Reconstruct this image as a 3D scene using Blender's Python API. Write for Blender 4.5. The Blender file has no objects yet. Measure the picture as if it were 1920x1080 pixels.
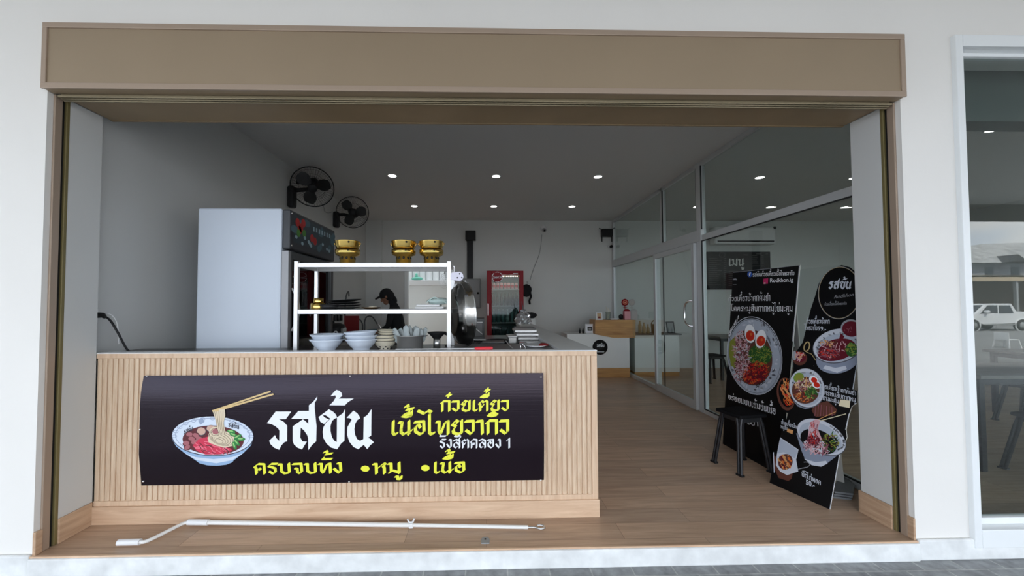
import bpy, bmesh, math, random
from mathutils import Vector, Matrix, geometry
R0 = random.Random(7)
SC = bpy.context.scene
COL = SC.collection
PI = math.pi

# ------------------------------------------------------------------ camera
FPX, CX, CY, EYE = 710.0, 927.6, 551.7, 1.30
YAW, PIT, ROL = 0.0231, 0.0293, -0.0029
_F = Vector((math.sin(YAW)*math.cos(PIT), math.cos(YAW)*math.cos(PIT), math.sin(PIT)))
_R = Vector((math.cos(YAW), -math.sin(YAW), 0)); _U = _R.cross(_F)
_c, _s = math.cos(ROL), math.sin(ROL)
CR = _c*_R + _s*_U; CU = -_s*_R + _c*_U
EYEP = Vector((0, 0, EYE))
cd = bpy.data.cameras.new('camera'); cam = bpy.data.objects.new('camera', cd); COL.objects.link(cam)
cd.sensor_width = 36; cd.lens = 36*FPX/1920
cd.shift_x = (960-CX)/1920; cd.shift_y = (CY-540)/1920
cd.clip_start = 0.02; cd.clip_end = 300
cam.matrix_world = Matrix(((CR.x, CU.x, -_F.x, 0), (CR.y, CU.y, -_F.y, 0), (CR.z, CU.z, -_F.z, EYE), (0, 0, 0, 1)))
SC.camera = cam
SC.view_settings.view_transform = 'Standard'; SC.view_settings.look = 'None'
SC.view_settings.gamma = 1; SC.view_settings.use_curve_mapping = False
SC.view_settings.exposure = 0.78

# ------------------------------------------------------------------ sky
SKY = 2.5
w = bpy.data.worlds.new('sky'); SC.world = w; w.use_nodes = True
nt = w.node_tree; nt.nodes.clear()
bg = nt.nodes.new('ShaderNodeBackground'); wo = nt.nodes.new('ShaderNodeOutputWorld')
tc = nt.nodes.new('ShaderNodeTexCoord'); mp = nt.nodes.new('ShaderNodeMapping'); mp.inputs['Scale'].default_value = (1.5, 1.5, 5)
nz = nt.nodes.new('ShaderNodeTexNoise'); nz.inputs['Scale'].default_value = 2.2; nz.inputs['Detail'].default_value = 5
cr = nt.nodes.new('ShaderNodeValToRGB')
cr.color_ramp.elements[0].position = .38; cr.color_ramp.elements[0].color = (.60, .73, .92, 1)
cr.color_ramp.elements[1].position = .68; cr.color_ramp.elements[1].color = (1.05, 1.02, .97, 1)
L = nt.links.new
L(tc.outputs['Generated'], mp.inputs[0]); L(mp.outputs[0], nz.inputs['Vector']); L(nz.outputs['Fac'], cr.inputs[0])
L(cr.outputs[0], bg.inputs[0]); bg.inputs[1].default_value = SKY; L(bg.outputs[0], wo.inputs[0])

# a hazy sun standing behind the shop: it lights the car park and leaves the shop front in its own shade
sl = bpy.data.lights.new('sun', 'SUN'); sl.energy = 6.5; sl.angle = math.radians(6); sl.color = (1, .96, .89)
so = bpy.data.objects.new('sun', sl); COL.objects.link(so); so.location = (0, 12, 20)
so.rotation_euler = (math.radians(-36), 0, math.radians(8))

# ------------------------------------------------------------------ helpers
def ray(px, py):
    return (_F + CR*((px-CX)/FPX) + CU*((CY-py)/FPX))
def atY(px, py, Y): d = ray(px, py); return EYEP + d*(Y/d.y)
def atZ(px, py, z): d = ray(px, py); return EYEP + d*((z-EYE)/d.z)
def atX(px, py, x): d = ray(px, py); return EYEP + d*(x/d.x)
def lin(c):
    c = c/255.0
    return c/12.92 if c <= .04045 else ((c+.055)/1.055)**2.4
def S(r, g, b): return (lin(r), lin(g), lin(b), 1)

MATS = {}
def mat(name, col, rough=.5, metal=0, nscale=0, namt=.08, bump=0, bscale=60, spec=.5, stretch=None, coat=0):
    if name in MATS: return MATS[name]
    m = bpy.data.materials.new(name); m.use_nodes = True; t = m.node_tree; b = t.nodes['Principled BSDF']
    b.inputs['Base Color'].default_value = col; b.inputs['Roughness'].default_value = rough; b.inputs['Metallic'].default_value = metal
    b.inputs['Specular IOR Level'].default_value = spec
    if coat: b.inputs['Coat Weight'].default_value = coat; b.inputs['Coat Roughness'].default_value = .08
    if nscale or bump:
        g = t.nodes.new('ShaderNodeTexCoord'); mpp = t.nodes.new('ShaderNodeMapping')
        if stretch: mpp.inputs['Scale'].default_value = stretch
        t.links.new(g.outputs['Object'], mpp.inputs[0])
    if nscale:
        n = t.nodes.new('ShaderNodeTexNoise'); n.inputs['Scale'].default_value = nscale; n.inputs['Detail'].default_value = 4
        r = t.nodes.new('ShaderNodeValToRGB')
        r.color_ramp.elements[0].position = .3; r.color_ramp.elements[1].position = .7
        r.color_ramp.elements[0].color = tuple(c*(1-namt) for c in col[:3])+(1,)
        r.color_ramp.elements[1].color = tuple(min(1, c*(1+namt)) for c in col[:3])+(1,)
        t.links.new(mpp.outputs[0], n.inputs['Vector']); t.links.new(n.outputs['Fac'], r.inputs[0]); t.links.new(r.outputs[0], b.inputs['Base Color'])
    if bump:
        n2 = t.nodes.new('ShaderNodeTexNoise'); n2.inputs['Scale'].default_value = bscale; n2.inputs['Detail'].default_value = 3
        bp = t.nodes.new('ShaderNodeBump'); bp.inputs['Strength'].default_value = bump; bp.inputs['Distance'].default_value = .01
        t.links.new(mpp.outputs[0], n2.inputs['Vector']); t.links.new(n2.outputs['Fac'], bp.inputs['Height']); t.links.new(bp.outputs[0], b.inputs['Normal'])
    MATS[name] = m
    return m
def emis(name, col, st):
    if name in MATS: return MATS[name]
    m = bpy.data.materials.new(name); m.use_nodes = True; b = m.node_tree.nodes['Principled BSDF']
    b.inputs['Base Color'].default_value = col; b.inputs['Emission Color'].default_value = col; b.inputs['Emission Strength'].default_value = st
    MATS[name] = m; return m
def glass(name, tint=(.93, .96, .95, 1), boost=1.0, ior=1.5):
    if name in MATS: return MATS[name]
    m = bpy.data.materials.new(name); m.use_nodes = True; t = m.node_tree; t.nodes.clear()
    o = t.nodes.new('ShaderNodeOutputMaterial'); mx = t.nodes.new('ShaderNodeMixShader'); tr = t.nodes.new('ShaderNodeBsdfTransparent')
    gl = t.nodes.new('ShaderNodeBsdfGlossy'); gl.inputs['Roughness'].default_value = 0.0; fr = t.nodes.new('ShaderNodeFresnel'); fr.inputs['IOR'].default_value = ior
    ge = t.nodes.new('ShaderNodeNewGeometry'); mi = t.nodes.new('ShaderNodeMix'); mi.inputs[2].default_value = ior; mi.inputs[3].default_value = 1/ior
    t.links.new(ge.outputs['Backfacing'], mi.inputs[0]); t.links.new(mi.outputs[0], fr.inputs['IOR'])
    mu = t.nodes.new('ShaderNodeMath'); mu.operation = 'MULTIPLY'; mu.inputs[1].default_value = boost; mu.use_clamp = True
    tr.inputs[0].default_value = tint
    t.links.new(fr.outputs[0], mu.inputs[0]); t.links.new(mu.outputs[0], mx.inputs[0]); t.links.new(tr.outputs[0], mx.inputs[1]); t.links.new(gl.outputs[0], mx.inputs[2]); t.links.new(mx.outputs[0], o.inputs[0])
    MATS[name] = m; return m
def wood(name, c1, c2, axis='X', plank=None, rough=.45, gs=1.0, bump=.15):
    if name in MATS: return MATS[name]
    m = bpy.data.materials.new(name); m.use_nodes = True; t = m.node_tree; b = t.nodes['Principled BSDF']; b.inputs['Roughness'].default_value = rough
    g = t.nodes.new('ShaderNodeTexCoord'); mpp = t.nodes.new('ShaderNodeMapping')
    sc = {'X': (1.2, 14, 14), 'Y': (14, 1.2, 14), 'Z': (14, 14, 1.2)}[axis]
    mpp.inputs['Scale'].default_value = tuple(s*gs for s in sc)
    n = t.nodes.new('ShaderNodeTexNoise'); n.inputs['Scale'].default_value = 2.0; n.inputs['Detail'].default_value = 7; n.inputs['Roughness'].default_value = .62; n.inputs['Distortion'].default_value = .6
    r = t.nodes.new('ShaderNodeValToRGB'); r.color_ramp.elements[0].position = .3; r.color_ramp.elements[0].color = c2; r.color_ramp.elements[1].position = .68; r.color_ramp.elements[1].color = c1
    k = t.links.new
    k(g.outputs['Object'], mpp.inputs[0]); k(n.outputs['Fac'], r.inputs[0])
    if plank:
        br = t.nodes.new('ShaderNodeTexBrick'); br.inputs['Color1'].default_value = (.86, .86, .86, 1); br.inputs['Color2'].default_value = (1.08, 1.06, 1.03, 1); br.inputs['Mortar'].default_value = (.45, .42, .4, 1)
        br.inputs['Scale'].default_value = 1; br.inputs['Mortar Size'].default_value = .0012; br.inputs['Brick Width'].default_value = plank[0]; br.inputs['Row Height'].default_value = plank[1]; br.offset = .37
        k(g.outputs['Object'], br.inputs['Vector'])
        mu = t.nodes.new('ShaderNodeMix'); mu.data_type = 'RGBA'; mu.blend_type = 'MULTIPLY'; mu.inputs[0].default_value = 1
        k(r.outputs[0], mu.inputs[6]); k(br.outputs['Color'], mu.inputs[7]); k(mu.outputs[2], b.inputs['Base Color'])
        ad = t.nodes.new('ShaderNodeVectorMath'); ad.operation = 'MULTIPLY_ADD'; ad.inputs[1].default_value = (3, 3, 3)
        k(br.outputs['Color'], ad.inputs[0]); k(mpp.outputs[0], ad.inputs[2]); k(ad.outputs[0], n.inputs['Vector'])
    else:
        k(mpp.outputs[0], n.inputs['Vector']); k(r.outputs[0], b.inputs['Base Color'])
    bp = t.nodes.new('ShaderNodeBump'); bp.inputs['Strength'].default_value = bump; bp.inputs['Distance'].default_value = .002; k(n.outputs['Fac'], bp.inputs['Height']); k(bp.outputs[0], b.inputs['Normal'])
    MATS[name] = m; return m

OFF = {}
class MB:
    """collects shapes (world coordinates unless the parent is rotated) and links them as one mesh"""
    def __init__(s): s.v = []; s.f = []; s.m = []; s.sm = []
    def add(s, vs, fs, m=0, smooth=False):
        o = len(s.v); s.v += [Vector(v) for v in vs]
        for f in fs: s.f.append([o+i for i in f]); s.m.append(m); s.sm.append(smooth)
        return s
    def box(s, x0, x1, y0, y1, z0, z1, m=0, bev=0, mtx=None, seg=2):
        c = Vector(((x0+x1)/2, (y0+y1)/2, (z0+z1)/2)); d = (abs(x1-x0), abs(y1-y0), abs(z1-z0))
        bm = bmesh.new(); bmesh.ops.create_cube(bm, size=1)
        for v in bm.verts: v.co = Vector((v.co.x*d[0], v.co.y*d[1], v.co.z*d[2]))
        if bev: bmesh.ops.bevel(bm, geom=bm.edges[:], offset=min(bev, min(d)*.45), segments=seg, affect='EDGES', profile=.5)
        bm.verts.index_update()
        vs = [(v.co+c) for v in bm.verts]
        if mtx is not None: vs = [mtx @ v for v in vs]
        s.add(vs, [[v.index for v in f.verts] for f in bm.faces], m); bm.free(); return s
    def bar(s, a, b, w, h, m=0, bev=0, up=(0, 0, 1)):
        a = Vector(a); b = Vector(b); d = b-a; l = d.length; x = d/l; u = Vector(up)
        if abs(x.dot(u)) > .98: u = Vector((1, 0, 0))
        y = u.cross(x).normalized(); z = x.cross(y)
        M = Matrix(((x.x, y.x, z.x, a.x), (x.y, y.y, z.y, a.y), (x.z, y.z, z.z, a.z), (0, 0, 0, 1)))
        return s.box(0, l, -w/2, w/2, -h/2, h/2, m, bev, M)
    def tube(s, pts, r, n=8, m=0, closed=False, cap=True):
        P = [Vector(p) for p in pts]; k = len(P); rs = r if isinstance(r, (list, tuple)) else [r]*k
        rings = []; prev = None
        for i in range(k):
            if closed: t = P[(i+1) % k]-P[i-1]
            else: t = P[min(i+1, k-1)]-P[max(i-1, 0)]
            t = t.normalized() if t.length > 1e-9 else Vector((0, 0, 1))
            if prev is None:
                a = Vector((0, 0, 1)) if abs(t.z) < .9 else Vector((1, 0, 0)); u = t.cross(a).normalized()
            else:
                u = (prev - t*prev.dot(t))
                u = u.normalized() if u.length > 1e-6 else t.orthogonal().normalized()
            prev = u; w_ = t.cross(u)
            rings.append([P[i]+(u*math.cos(2*PI*j/n)+w_*math.sin(2*PI*j/n))*rs[i] for j in range(n)])
        vs = [v for rg in rings for v in rg]; fs = []
        for i in range(k if closed else k-1):
            for j in range(n):
                a = i*n+j; b = i*n+(j+1) % n; i2 = (i+1) % k
                fs.append([a, b, i2*n+(j+1) % n, i2*n+j])
        s.add(vs, fs, m, True)
        if cap and not closed:
            s.add(rings[0], [list(range(n))[::-1]], m); s.add(rings[-1], [list(range(n))], m)
        return s
    def lathe(s, prof, c=(0, 0, 0), n=28, m=0, axis=(0, 0, 1), smooth=True, cap=False, arc=None):
        z = Vector(axis).normalized(); x = z.orthogonal().normalized(); y = z.cross(x); c = Vector(c)
        if abs(z.z) > .999: x = Vector((1, 0, 0)); y = Vector((0, 1, 0)) if z.z > 0 else Vector((0, -1, 0))
        vs = []; fs = []; k = len(prof)
        for r, h in prof:
            for j in range(n):
                a = 2*PI*j/n; vs.append(c+x*(r*math.cos(a))+y*(r*math.sin(a))+z*h)
        for i in range(k-1):
            for j in range(n): fs.append([i*n+j, i*n+(j+1) % n, (i+1)*n+(j+1) % n, (i+1)*n+j])
        s.add(vs, fs, m, smooth)
        if prof[0][0] > 1e-6 and cap: s.add(vs[:n], [list(range(n))[::-1]], m)
        if prof[-1][0] > 1e-6 and cap: s.add(vs[-n:], [list(range(n))], m)
        return s
    def ball(s, c, rx, ry, rz, m=0, n=16, k=10, mtx=None, jit=0, rnd=None):
        c = Vector(c); vs = []; fs = []
        for i in range(k+1):
            t = PI*i/k
            for j in range(n):
                a = 2*PI*j/n; q = 1+(rnd.uniform(-jit, jit) if jit and 0 < i < k else 0)
                v = Vector((rx*math.sin(t)*math.cos(a)*q, ry*math.sin(t)*math.sin(a)*q, rz*math.cos(t)*q))
                if mtx is not None: v = mtx @ v
                vs.append(c+v)
        for i in range(k):
            for j in range(n): fs.append([i*n+j, (i+1)*n+j, (i+1)*n+(j+1) % n, i*n+(j+1) % n])
        return s.add(vs, fs, m, True)
    def prism(s, poly, f0, f1, m=0, side=None):
        """poly: 2D outline; f0, f1: functions mapping (a,b) to the two end faces"""
        A = [f0(*p) for p in poly]; B = [f1(*p) for p in poly]; n = len(poly)
        tr = geometry.tessellate_polygon([[Vector((p[0], p[1], 0)) for p in poly]])
        s.add(A, [list(t) for t in tr], m); s.add(B, [list(t)[::-1] for t in tr], m)
        s.add(A+B, [[i, (i+1) % n, n+(i+1) % n, n+i] for i in range(n)], m if side is None else side); return s
    def build(s, name, mats, parent=None, loc=None, local=False, fix=True):
        if not isinstance(mats, (list, tuple)): mats = [mats]
        off = Vector((0, 0, 0))
        if parent is not None and not local: off = OFF[parent.name]
        elif loc is not None: off = Vector(loc)
        me = bpy.data.meshes.new(name); me.from_pydata([v-off for v in s.v], [], s.f)
        for mm in mats: me.materials.append(mm)
        me.polygons.foreach_set('material_index', s.m); me.polygons.foreach_set('use_smooth', s.sm)
        if fix:
            bm = bmesh.new(); bm.from_mesh(me); bmesh.ops.recalc_face_normals(bm, faces=bm.faces); bm.to_mesh(me); bm.free()
        me.update()
        o = bpy.data.objects.new(name, me); COL.objects.link(o)
        if parent is not None: o.parent = parent; OFF[o.name] = Vector((0, 0, 0)) if local else off
        else:
            o.location = off; OFF[o.name] = off
        return o
def tag(o, label, cat, group=None, kind=None):
    o['label'] = label; o['category'] = cat
    if group: o['group'] = group
    if kind: o['kind'] = kind
    return o
def thing(name, loc, label, cat, group=None, rz=0):
    o = bpy.data.objects.new(name, None); COL.objects.link(o); o.location = loc; o.rotation_euler = (0, 0, rz); o.empty_display_size = .1
    OFF[o.name] = Vector(loc)
    return tag(o, label, cat, group)
def struct(o): o['kind'] = 'structure'; return o
def kids(o): return [c for c in COL.objects if c.parent is o]
def dup(root, delta=(0, 0, 0), label=None, group=None, rz=None):
    c = root.copy(); COL.objects.link(c); c.location = root.location+Vector(delta)
    OFF[c.name] = c.location.copy()
    if rz is not None: c.rotation_euler.z = rz
    if label: c['label'] = label
    if group: c['group'] = group
    for ch in kids(root):
        d = ch.copy(); COL.objects.link(d); d.parent = c
        for g in kids(ch): e = g.copy(); COL.objects.link(e); e.parent = d
    return c

# ------------------------------------------------------------------ lettering: skeleton glyphs swept with a pen nib
GL = {
 'ก': (.78, [[(.06,.76),(.22,.92),(.64,.92),(.64,.05)], [(.16,.78),(.16,.05)]]),
 'ข': (.8, [[(.2,.62),(.08,.72),(.24,.92),(.36,.78),(.2,.5),(.2,.22),(.38,.05),(.62,.14)], [(.62,.95),(.62,.1)]]),
 'ค': (.8, [[(.16,.05),(.16,.55),(.08,.7),(.3,.93),(.64,.9),(.64,.05)], [(.2,.3),(.36,.55),(.4,.4)]]),
 'ง': (.62, [[(.3,.9),(.46,.9),(.48,.18),(.36,.05),(.08,.42)]]),
 'จ': (.72, [[(.06,.88),(.54,.9),(.56,.16),(.42,.05),(.3,.16),(.3,.45),(.18,.5)]]),
 'ด': (.8, [[(.16,.05),(.16,.55),(.1,.68),(.32,.93),(.64,.86),(.64,.05)], [(.2,.35),(.38,.5)]]),
 'ต': (.82, [[(.16,.05),(.16,.55),(.08,.7),(.28,.92),(.4,.78),(.54,.93),(.66,.84),(.66,.05)], [(.22,.3),(.38,.55)]]),
 'ท': (.84, [[(.04,.86),(.2,.86),(.18,.3),(.28,.06),(.52,.82),(.7,.9),(.7,.05)]]),
 'น': (.84, [[(.04,.86),(.22,.84),(.16,.4),(.16,.2),(.3,.06),(.6,.28)], [(.6,.95),(.6,.05)], [(.56,.12),(.76,.32)]]),
 'บ': (.82, [[(.04,.86),(.2,.86),(.18,.24),(.36,.05),(.64,.12),(.64,.95)]]),
 'ป': (.82, [[(.04,.86),(.2,.86),(.18,.24),(.36,.05),(.64,.12),(.64,1.4)]]),
 'ม': (.84, [[(.04,.86),(.2,.86),(.2,.2),(.1,.1)], [(.1,.14),(.3,.28),(.64,.1)], [(.64,.95),(.64,.05)]]),
 'ย': (.78, [[(.3,.72),(.44,.86),(.28,.94),(.08,.68),(.3,.56),(.14,.3),(.18,.12),(.4,.04),(.62,.14)], [(.62,.95),(.62,.1)]]),
 'ร': (.66, [[(.62,.92),(.26,.92),(.1,.72),(.48,.52),(.48,.15),(.34,.04),(.12,.24)]]),
 'ล': (.8, [[(.08,.82),(.34,.94),(.64,.82),(.64,.05)], [(.62,.36),(.36,.64),(.14,.46),(.14,.18),(.3,.05),(.4,.16)]]),
 'ว': (.66, [[(.06,.88),(.5,.9),(.5,.18),(.36,.05),(.1,.28)]]),
 'ส': (.82, [[(.08,.8),(.34,.92),(.66,.82),(.66,.05)], [(.64,.36),(.36,.64),(.14,.46),(.14,.18),(.3,.05),(.42,.16)], [(.56,.86),(.74,1.2)]]),
 'ห': (.82, [[(.04,.86),(.2,.86),(.2,.05)], [(.2,.4),(.5,.78),(.64,.92),(.72,.8),(.58,.72),(.64,.5),(.64,.05)]]),
 'อ': (.78, [[(.08,.86),(.6,.9),(.62,.2),(.4,.05),(.14,.24),(.12,.55),(.3,.72),(.4,.5)]]),
 'ะ': (.45, [[(.1,.75),(.22,.62),(.36,.72)], [(.1,.32),(.22,.18),(.36,.28)]]),
 'า': (.52, [[(.04,.86),(.34,.9),(.36,.05)]]),
 'เ': (.44, [[(.16,.95),(.14,.16),(.24,.05),(.38,.14)]]),
 'แ': (.84, [[(.16,.95),(.14,.16),(.24,.05),(.38,.14)], [(.56,.95),(.54,.16),(.64,.05),(.78,.14)]]),
 'ไ': (.5, [[(-.5,1.62),(-.16,1.42),(.08,1.62),(.26,1.52),(.14,1.4),(.14,.16),(.24,.05),(.42,.14)]]),
 'โ': (.5, [[(.5,1.55),(-.05,1.62),(.16,1.36),(.14,.16),(.24,.05),(.42,.14)]]),
 '1': (.5, [[(.1,.8),(.32,1.05),(.32,.02)]]),
 ' ': (.4, []),
}
MK = {
 'ิ': (1, [[(-.62,1.2),(-.36,1.38),(-.1,1.22),(-.36,1.15),(-.62,1.2)]]),
 'ี': (1, [[(-.62,1.2),(-.36,1.38),(-.1,1.22),(-.36,1.15),(-.62,1.2)], [(-.1,1.2),(-.08,1.5)]]),
 'ื': (1, [[(-.62,1.2),(-.36,1.38),(-.1,1.22),(-.36,1.15),(-.62,1.2)], [(-.1,1.2),(-.08,1.5)], [(-.26,1.3),(-.24,1.5)]]),
 'ั': (1, [[(-.5,1.32),(-.56,1.2),(-.02,1.22)]]),
 '่': (0, [[(-.16,1.2),(-.14,1.5)]]),
 '้': (0, [[(-.46,1.4),(-.3,1.52),(-.26,1.36),(-.38,1.22),(.02,1.3)]]),
 '๋': (0, [[(-.34,1.34),(.0,1.38)], [(-.2,1.18),(-.14,1.54)]]),
 'ู': (-1, [[(-.42,-.18),(-.3,-.18),(-.3,-.38),(-.12,-.4),(-.1,-.16)]]),
 'ำ': (2, [[(-.3,1.2),(-.18,1.32),(-.06,1.2),(-.18,1.1),(-.3,1.2)]]),
}
def hull(pts):
    pts = sorted(set((round(a, 6), round(b, 6)) for a, b in pts))
    def half(ps):
        h = []
        for p in ps:
            while len(h) > 1 and (h[-1][0]-h[-2][0])*(p[1]-h[-2][1])-(h[-1][1]-h[-2][1])*(p[0]-h[-2][0]) <= 0: h.pop()
            h.append(p)
        return h
    a = half(pts); b = half(pts[::-1]); return a[:-1]+b[:-1]
def thai(txt, nib=.2, ang=38, thin=.05):
    """list of convex polygons in letter units, and the total advance"""
    out = []; x = 0; up = False
    a = math.radians(ang); n1 = (math.cos(a)*nib/2, math.sin(a)*nib/2); n2 = (-math.sin(a)*thin/2, math.cos(a)*thin/2)
    def stroke(pl, dx, dy):
        nb = [(s*n1[0]+t*n2[0], s*n1[1]+t*n2[1]) for s in (-1, 1) for t in (-1, 1)]
        for p, q in zip(pl, pl[1:]):
            out.append(hull([(p[0]+dx+c, p[1]+dy+d) for c, d in nb]+[(q[0]+dx+c, q[1]+dy+d) for c, d in nb]))
    for ch in txt:
        if ch in MK:
            k, ss = MK[ch]
            if k == 2:
                for pl in ss: stroke(pl, x, 0)
                w_, s2 = GL['า']
                for pl in s2: stroke(pl, x, 0)
                x += w_; up = False; continue
            dy = (.40 if (k == 0 and up) else 0)+(.08 if k >= 0 else -.06)
            for pl in ss: stroke(pl, x, dy)
            if k == 1: up = True
        else:
            w_, ss = GL[ch]; up = False
            for pl in ss: stroke(pl, x, 0)
            x += w_
    return out, x
def latin(txt, bold=0.0, shear=0):
    """triangles of a Latin string set in Blender's own font, cap height about .7"""
    c = bpy.data.curves.new('t', 'FONT'); c.body = txt; c.offset = bold; c.shear = shear; c.resolution_u = 3
    o = bpy.data.objects.new('t', c); COL.objects.link(o); bpy.context.view_layer.update()
    m = bpy.data.meshes.new_from_object(o.evaluated_get(bpy.context.evaluated_depsgraph_get()))
    ps = [[(m.vertices[i].co.x, m.vertices[i].co.y) for i in p.vertices] for p in m.polygons]
    bpy.data.objects.remove(o); bpy.data.curves.remove(c); bpy.data.meshes.remove(m)
    return ps, max(q[0] for p in ps for q in p)
BIG = [  # the four calligraphic letters of the shop name, outlines in a 1890 x 1080 drawing
 [(50,590),(195,398),(455,398),(365,525),(250,525),(330,570),(388,635),(385,895),(345,905),(290,960),(255,1035),(170,1000),(110,940),(88,885),(185,790),(205,840),(255,888),(258,720),(245,690),(190,640),(130,610)],
 [(455,520),(575,388),(748,388),(748,295),(820,235),(885,148),(870,895),(800,955),(740,1040),(738,850),(720,790),(670,715),(612,665),(605,830),(640,895),(715,900),(675,960),(635,1030),(560,1000),(500,945),(480,890),(480,645),(650,527),(740,603),(740,522)],
 [(910,490),(1080,362),(1150,400),(1200,450),(1218,500),(1170,520),(1110,520),(1030,462),(980,460),(1000,490),(1060,522),(1085,527),(1000,605),(940,570)],
 [(1105,520),(1175,518),(1130,560),(1108,640),(1108,720),(1130,820),(1170,885),(1216,910),(1220,1028),(1120,1000),(1040,930),(990,840),(978,740),(990,660),(1030,590)],
 [(1216,500),(1255,470),(1310,430),(1350,362),(1340,885),(1285,930),(1220,1028),(1212,905)],
 [(1375,505),(1490,385),(1550,425),(1590,480),(1600,515),(1555,540),(1520,600),(1505,690),(1515,780),(1550,860),(1600,888),(1655,860),(1660,500),(1720,460),(1790,360),(1785,800),(1735,835),(1790,870),(1828,915),(1770,960),(1720,1028),(1660,955),(1570,1028),(1490,990),(1420,900),(1385,790),(1390,660),(1460,535),(1430,510)],
 [(1090,295),(1160,225),(1195,160),(1185,130),(1105,145),(1165,70),(1200,42),(1250,55),(1290,95),(1298,140),(1245,185),(1495,185),(1400,240),(1345,297)],
]
class Art:
    """printed artwork lying on a flat board: polygons given in the photograph's pixels, laid on the board's plane"""
    def __init__(s, O, U, V, bulge=None):
        s.O = Vector(O); s.U = Vector(U).normalized(); N = s.U.cross(Vector(V)).normalized(); s.V = N.cross(s.U).normalized(); s.N = N
        if s.N.dot(EYEP-s.O) < 0: s.N = -s.N
        s.mb = MB(); s.bulge = bulge
    def uv(s, px, py):
        d = ray(px, py); t = (s.O-EYEP).dot(s.N)/d.dot(s.N); p = EYEP+d*t-s.O
        return (p.dot(s.U), p.dot(s.V))
    def pt(s, u, v, h=0):
        b = s.bulge(u, v) if s.bulge else 0
        return s.O+s.U*u+s.V*v+s.N*(h+b)
    def poly(s, uvs, m, layer=1):
        h = .0005*layer
        if len(uvs) > 4: tr = [list(t) for t in geometry.tessellate_polygon([[Vector((a, b, 0)) for a, b in uvs]])]
        else: tr = [list(range(len(uvs)))]
        s.mb.add([s.pt(a, b, h) for a, b in uvs], tr, m)
    def px(s, pts, m, layer=1): s.poly([s.uv(*p) for p in pts], m, layer)
    def ell(s, cx, cy, rx, ry, m, layer=1, rot=0, n=36, a0=0, a1=360):
        c, q = math.cos(math.radians(rot)), math.sin(math.radians(rot)); pts = []
        for i in range(n+(a1-a0 < 360)):
            a = math.radians(a0+(a1-a0)*i/n); x, y = rx*math.cos(a), ry*math.sin(a); pts.append((cx+x*c-y*q, cy+x*q+y*c))
        s.px(pts, m, layer)
    def ring(s, cx, cy, rx, ry, t, m, layer=1, rot=0, n=44, a0=0, a1=360):
        c, q = math.cos(math.radians(rot)), math.sin(math.radians(rot))
        def P(a, k): x, y = (rx-k)*math.cos(a), (ry-k)*math.sin(a); return (cx+x*c-y*q, cy+x*q+y*c)
        for i in range(n):
            a = math.radians(a0+(a1-a0)*i/n); b = math.radians(a0+(a1-a0)*(i+1)/n)
            s.px([P(a, 0), P(b, 0), P(b, t), P(a, t)], m, layer)
    def line(s, pts, wd, m, layer=1):
        for (a, b), (c, d) in zip(pts, pts[1:]):
            l = math.hypot(c-a, d-b) or 1; nx, ny = -(d-b)/l*wd/2, (c-a)/l*wd/2
            s.px([(a+nx, b+ny), (c+nx, d+ny), (c-nx, d-ny), (a-nx, b-ny)], m, layer)
    def scatter(s, cx, cy, rx, ry, n, ln, wd, ms, layer, rot=0, rnd=None, ang=None):
        rnd = rnd or R0; c, q = math.cos(math.radians(rot)), math.sin(math.radians(rot))
        for i in range(n):
            r = math.sqrt(rnd.random()); a = rnd.uniform(0, 2*PI); x, y = rx*r*math.cos(a), ry*r*math.sin(a)
            X, Y = cx+x*c-y*q, cy+x*q+y*c; t = rnd.uniform(0, PI) if ang is None else math.radians(ang+rnd.uniform(-25, 25))
            l = ln*rnd.uniform(.5, 1.2)/2; k = rnd.uniform(-.5, .5)
            p = [(X-l*math.cos(t), Y-l*math.sin(t)), (X+k*l*math.sin(t), Y-k*l*math.cos(t)), (X+l*math.cos(t), Y+l*math.sin(t))]
            s.line(p, wd, rnd.choice(ms), layer+(i % 6)*.12)
    def text(s, polys, adv, A, B, hA, m, layer=1, hB=None, arch=0):
        """letters from pixel A to pixel B along the base line; hA, hB: pixel height of one letter unit at each end"""
        hB = hB or hA
        def f(x, y):
            t = x/adv; h = hA+(hB-hA)*t
            return (A[0]+(B[0]-A[0])*t, A[1]+(B[1]-A[1])*t-y*h+arch*4*t*(1-t))
        for p in polys: s.px([f(*q) for q in p], m, layer)
    def big(s, x0, y0, k, m, layer=1, sk=0):
        for g in BIG: s.px([(x0+a*k+sk*(1080-b)*k, y0+b*k) for a, b in g], m, layer)
    def build(s, name, mats, parent): return s.mb.build(name, mats, parent, fix=False)

# ------------------------------------------------------------------ materials
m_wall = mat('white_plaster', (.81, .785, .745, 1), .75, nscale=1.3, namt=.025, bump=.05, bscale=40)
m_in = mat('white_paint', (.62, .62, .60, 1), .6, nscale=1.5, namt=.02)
m_ceil = mat('ceiling_paint', (.66, .66, .65, 1), .7)
m_floor = wood('vinyl_planks', S(206, 177, 152), S(174, 145, 121), 'X', (1.22, .152), .36, 1.0, .06)
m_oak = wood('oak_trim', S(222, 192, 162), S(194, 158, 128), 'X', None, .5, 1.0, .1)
m_oakz = wood('oak_upright', S(226, 197, 168), S(202, 168, 138), 'Z', None, .5, 1.0, .1)
m_slat = wood('oak_slats', S(224, 200, 172), S(198, 166, 136), 'Z', None, .5, 2.2, .1)
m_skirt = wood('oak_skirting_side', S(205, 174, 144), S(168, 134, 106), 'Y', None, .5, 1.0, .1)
m_block = wood('honey_wood', S(206, 156, 92), S(160, 108, 58), 'X', None, .45, .6, .1)
m_bronze = mat('bronze_aluminium', S(156, 137, 113), .45, .2, nscale=2, namt=.03)
m_bronze2 = mat('bronze_trim', S(168, 148, 130), .45, .2)
m_brown = mat('brown_soffit', S(152, 130, 100), .45, .1, nscale=3, namt=.08)
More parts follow.
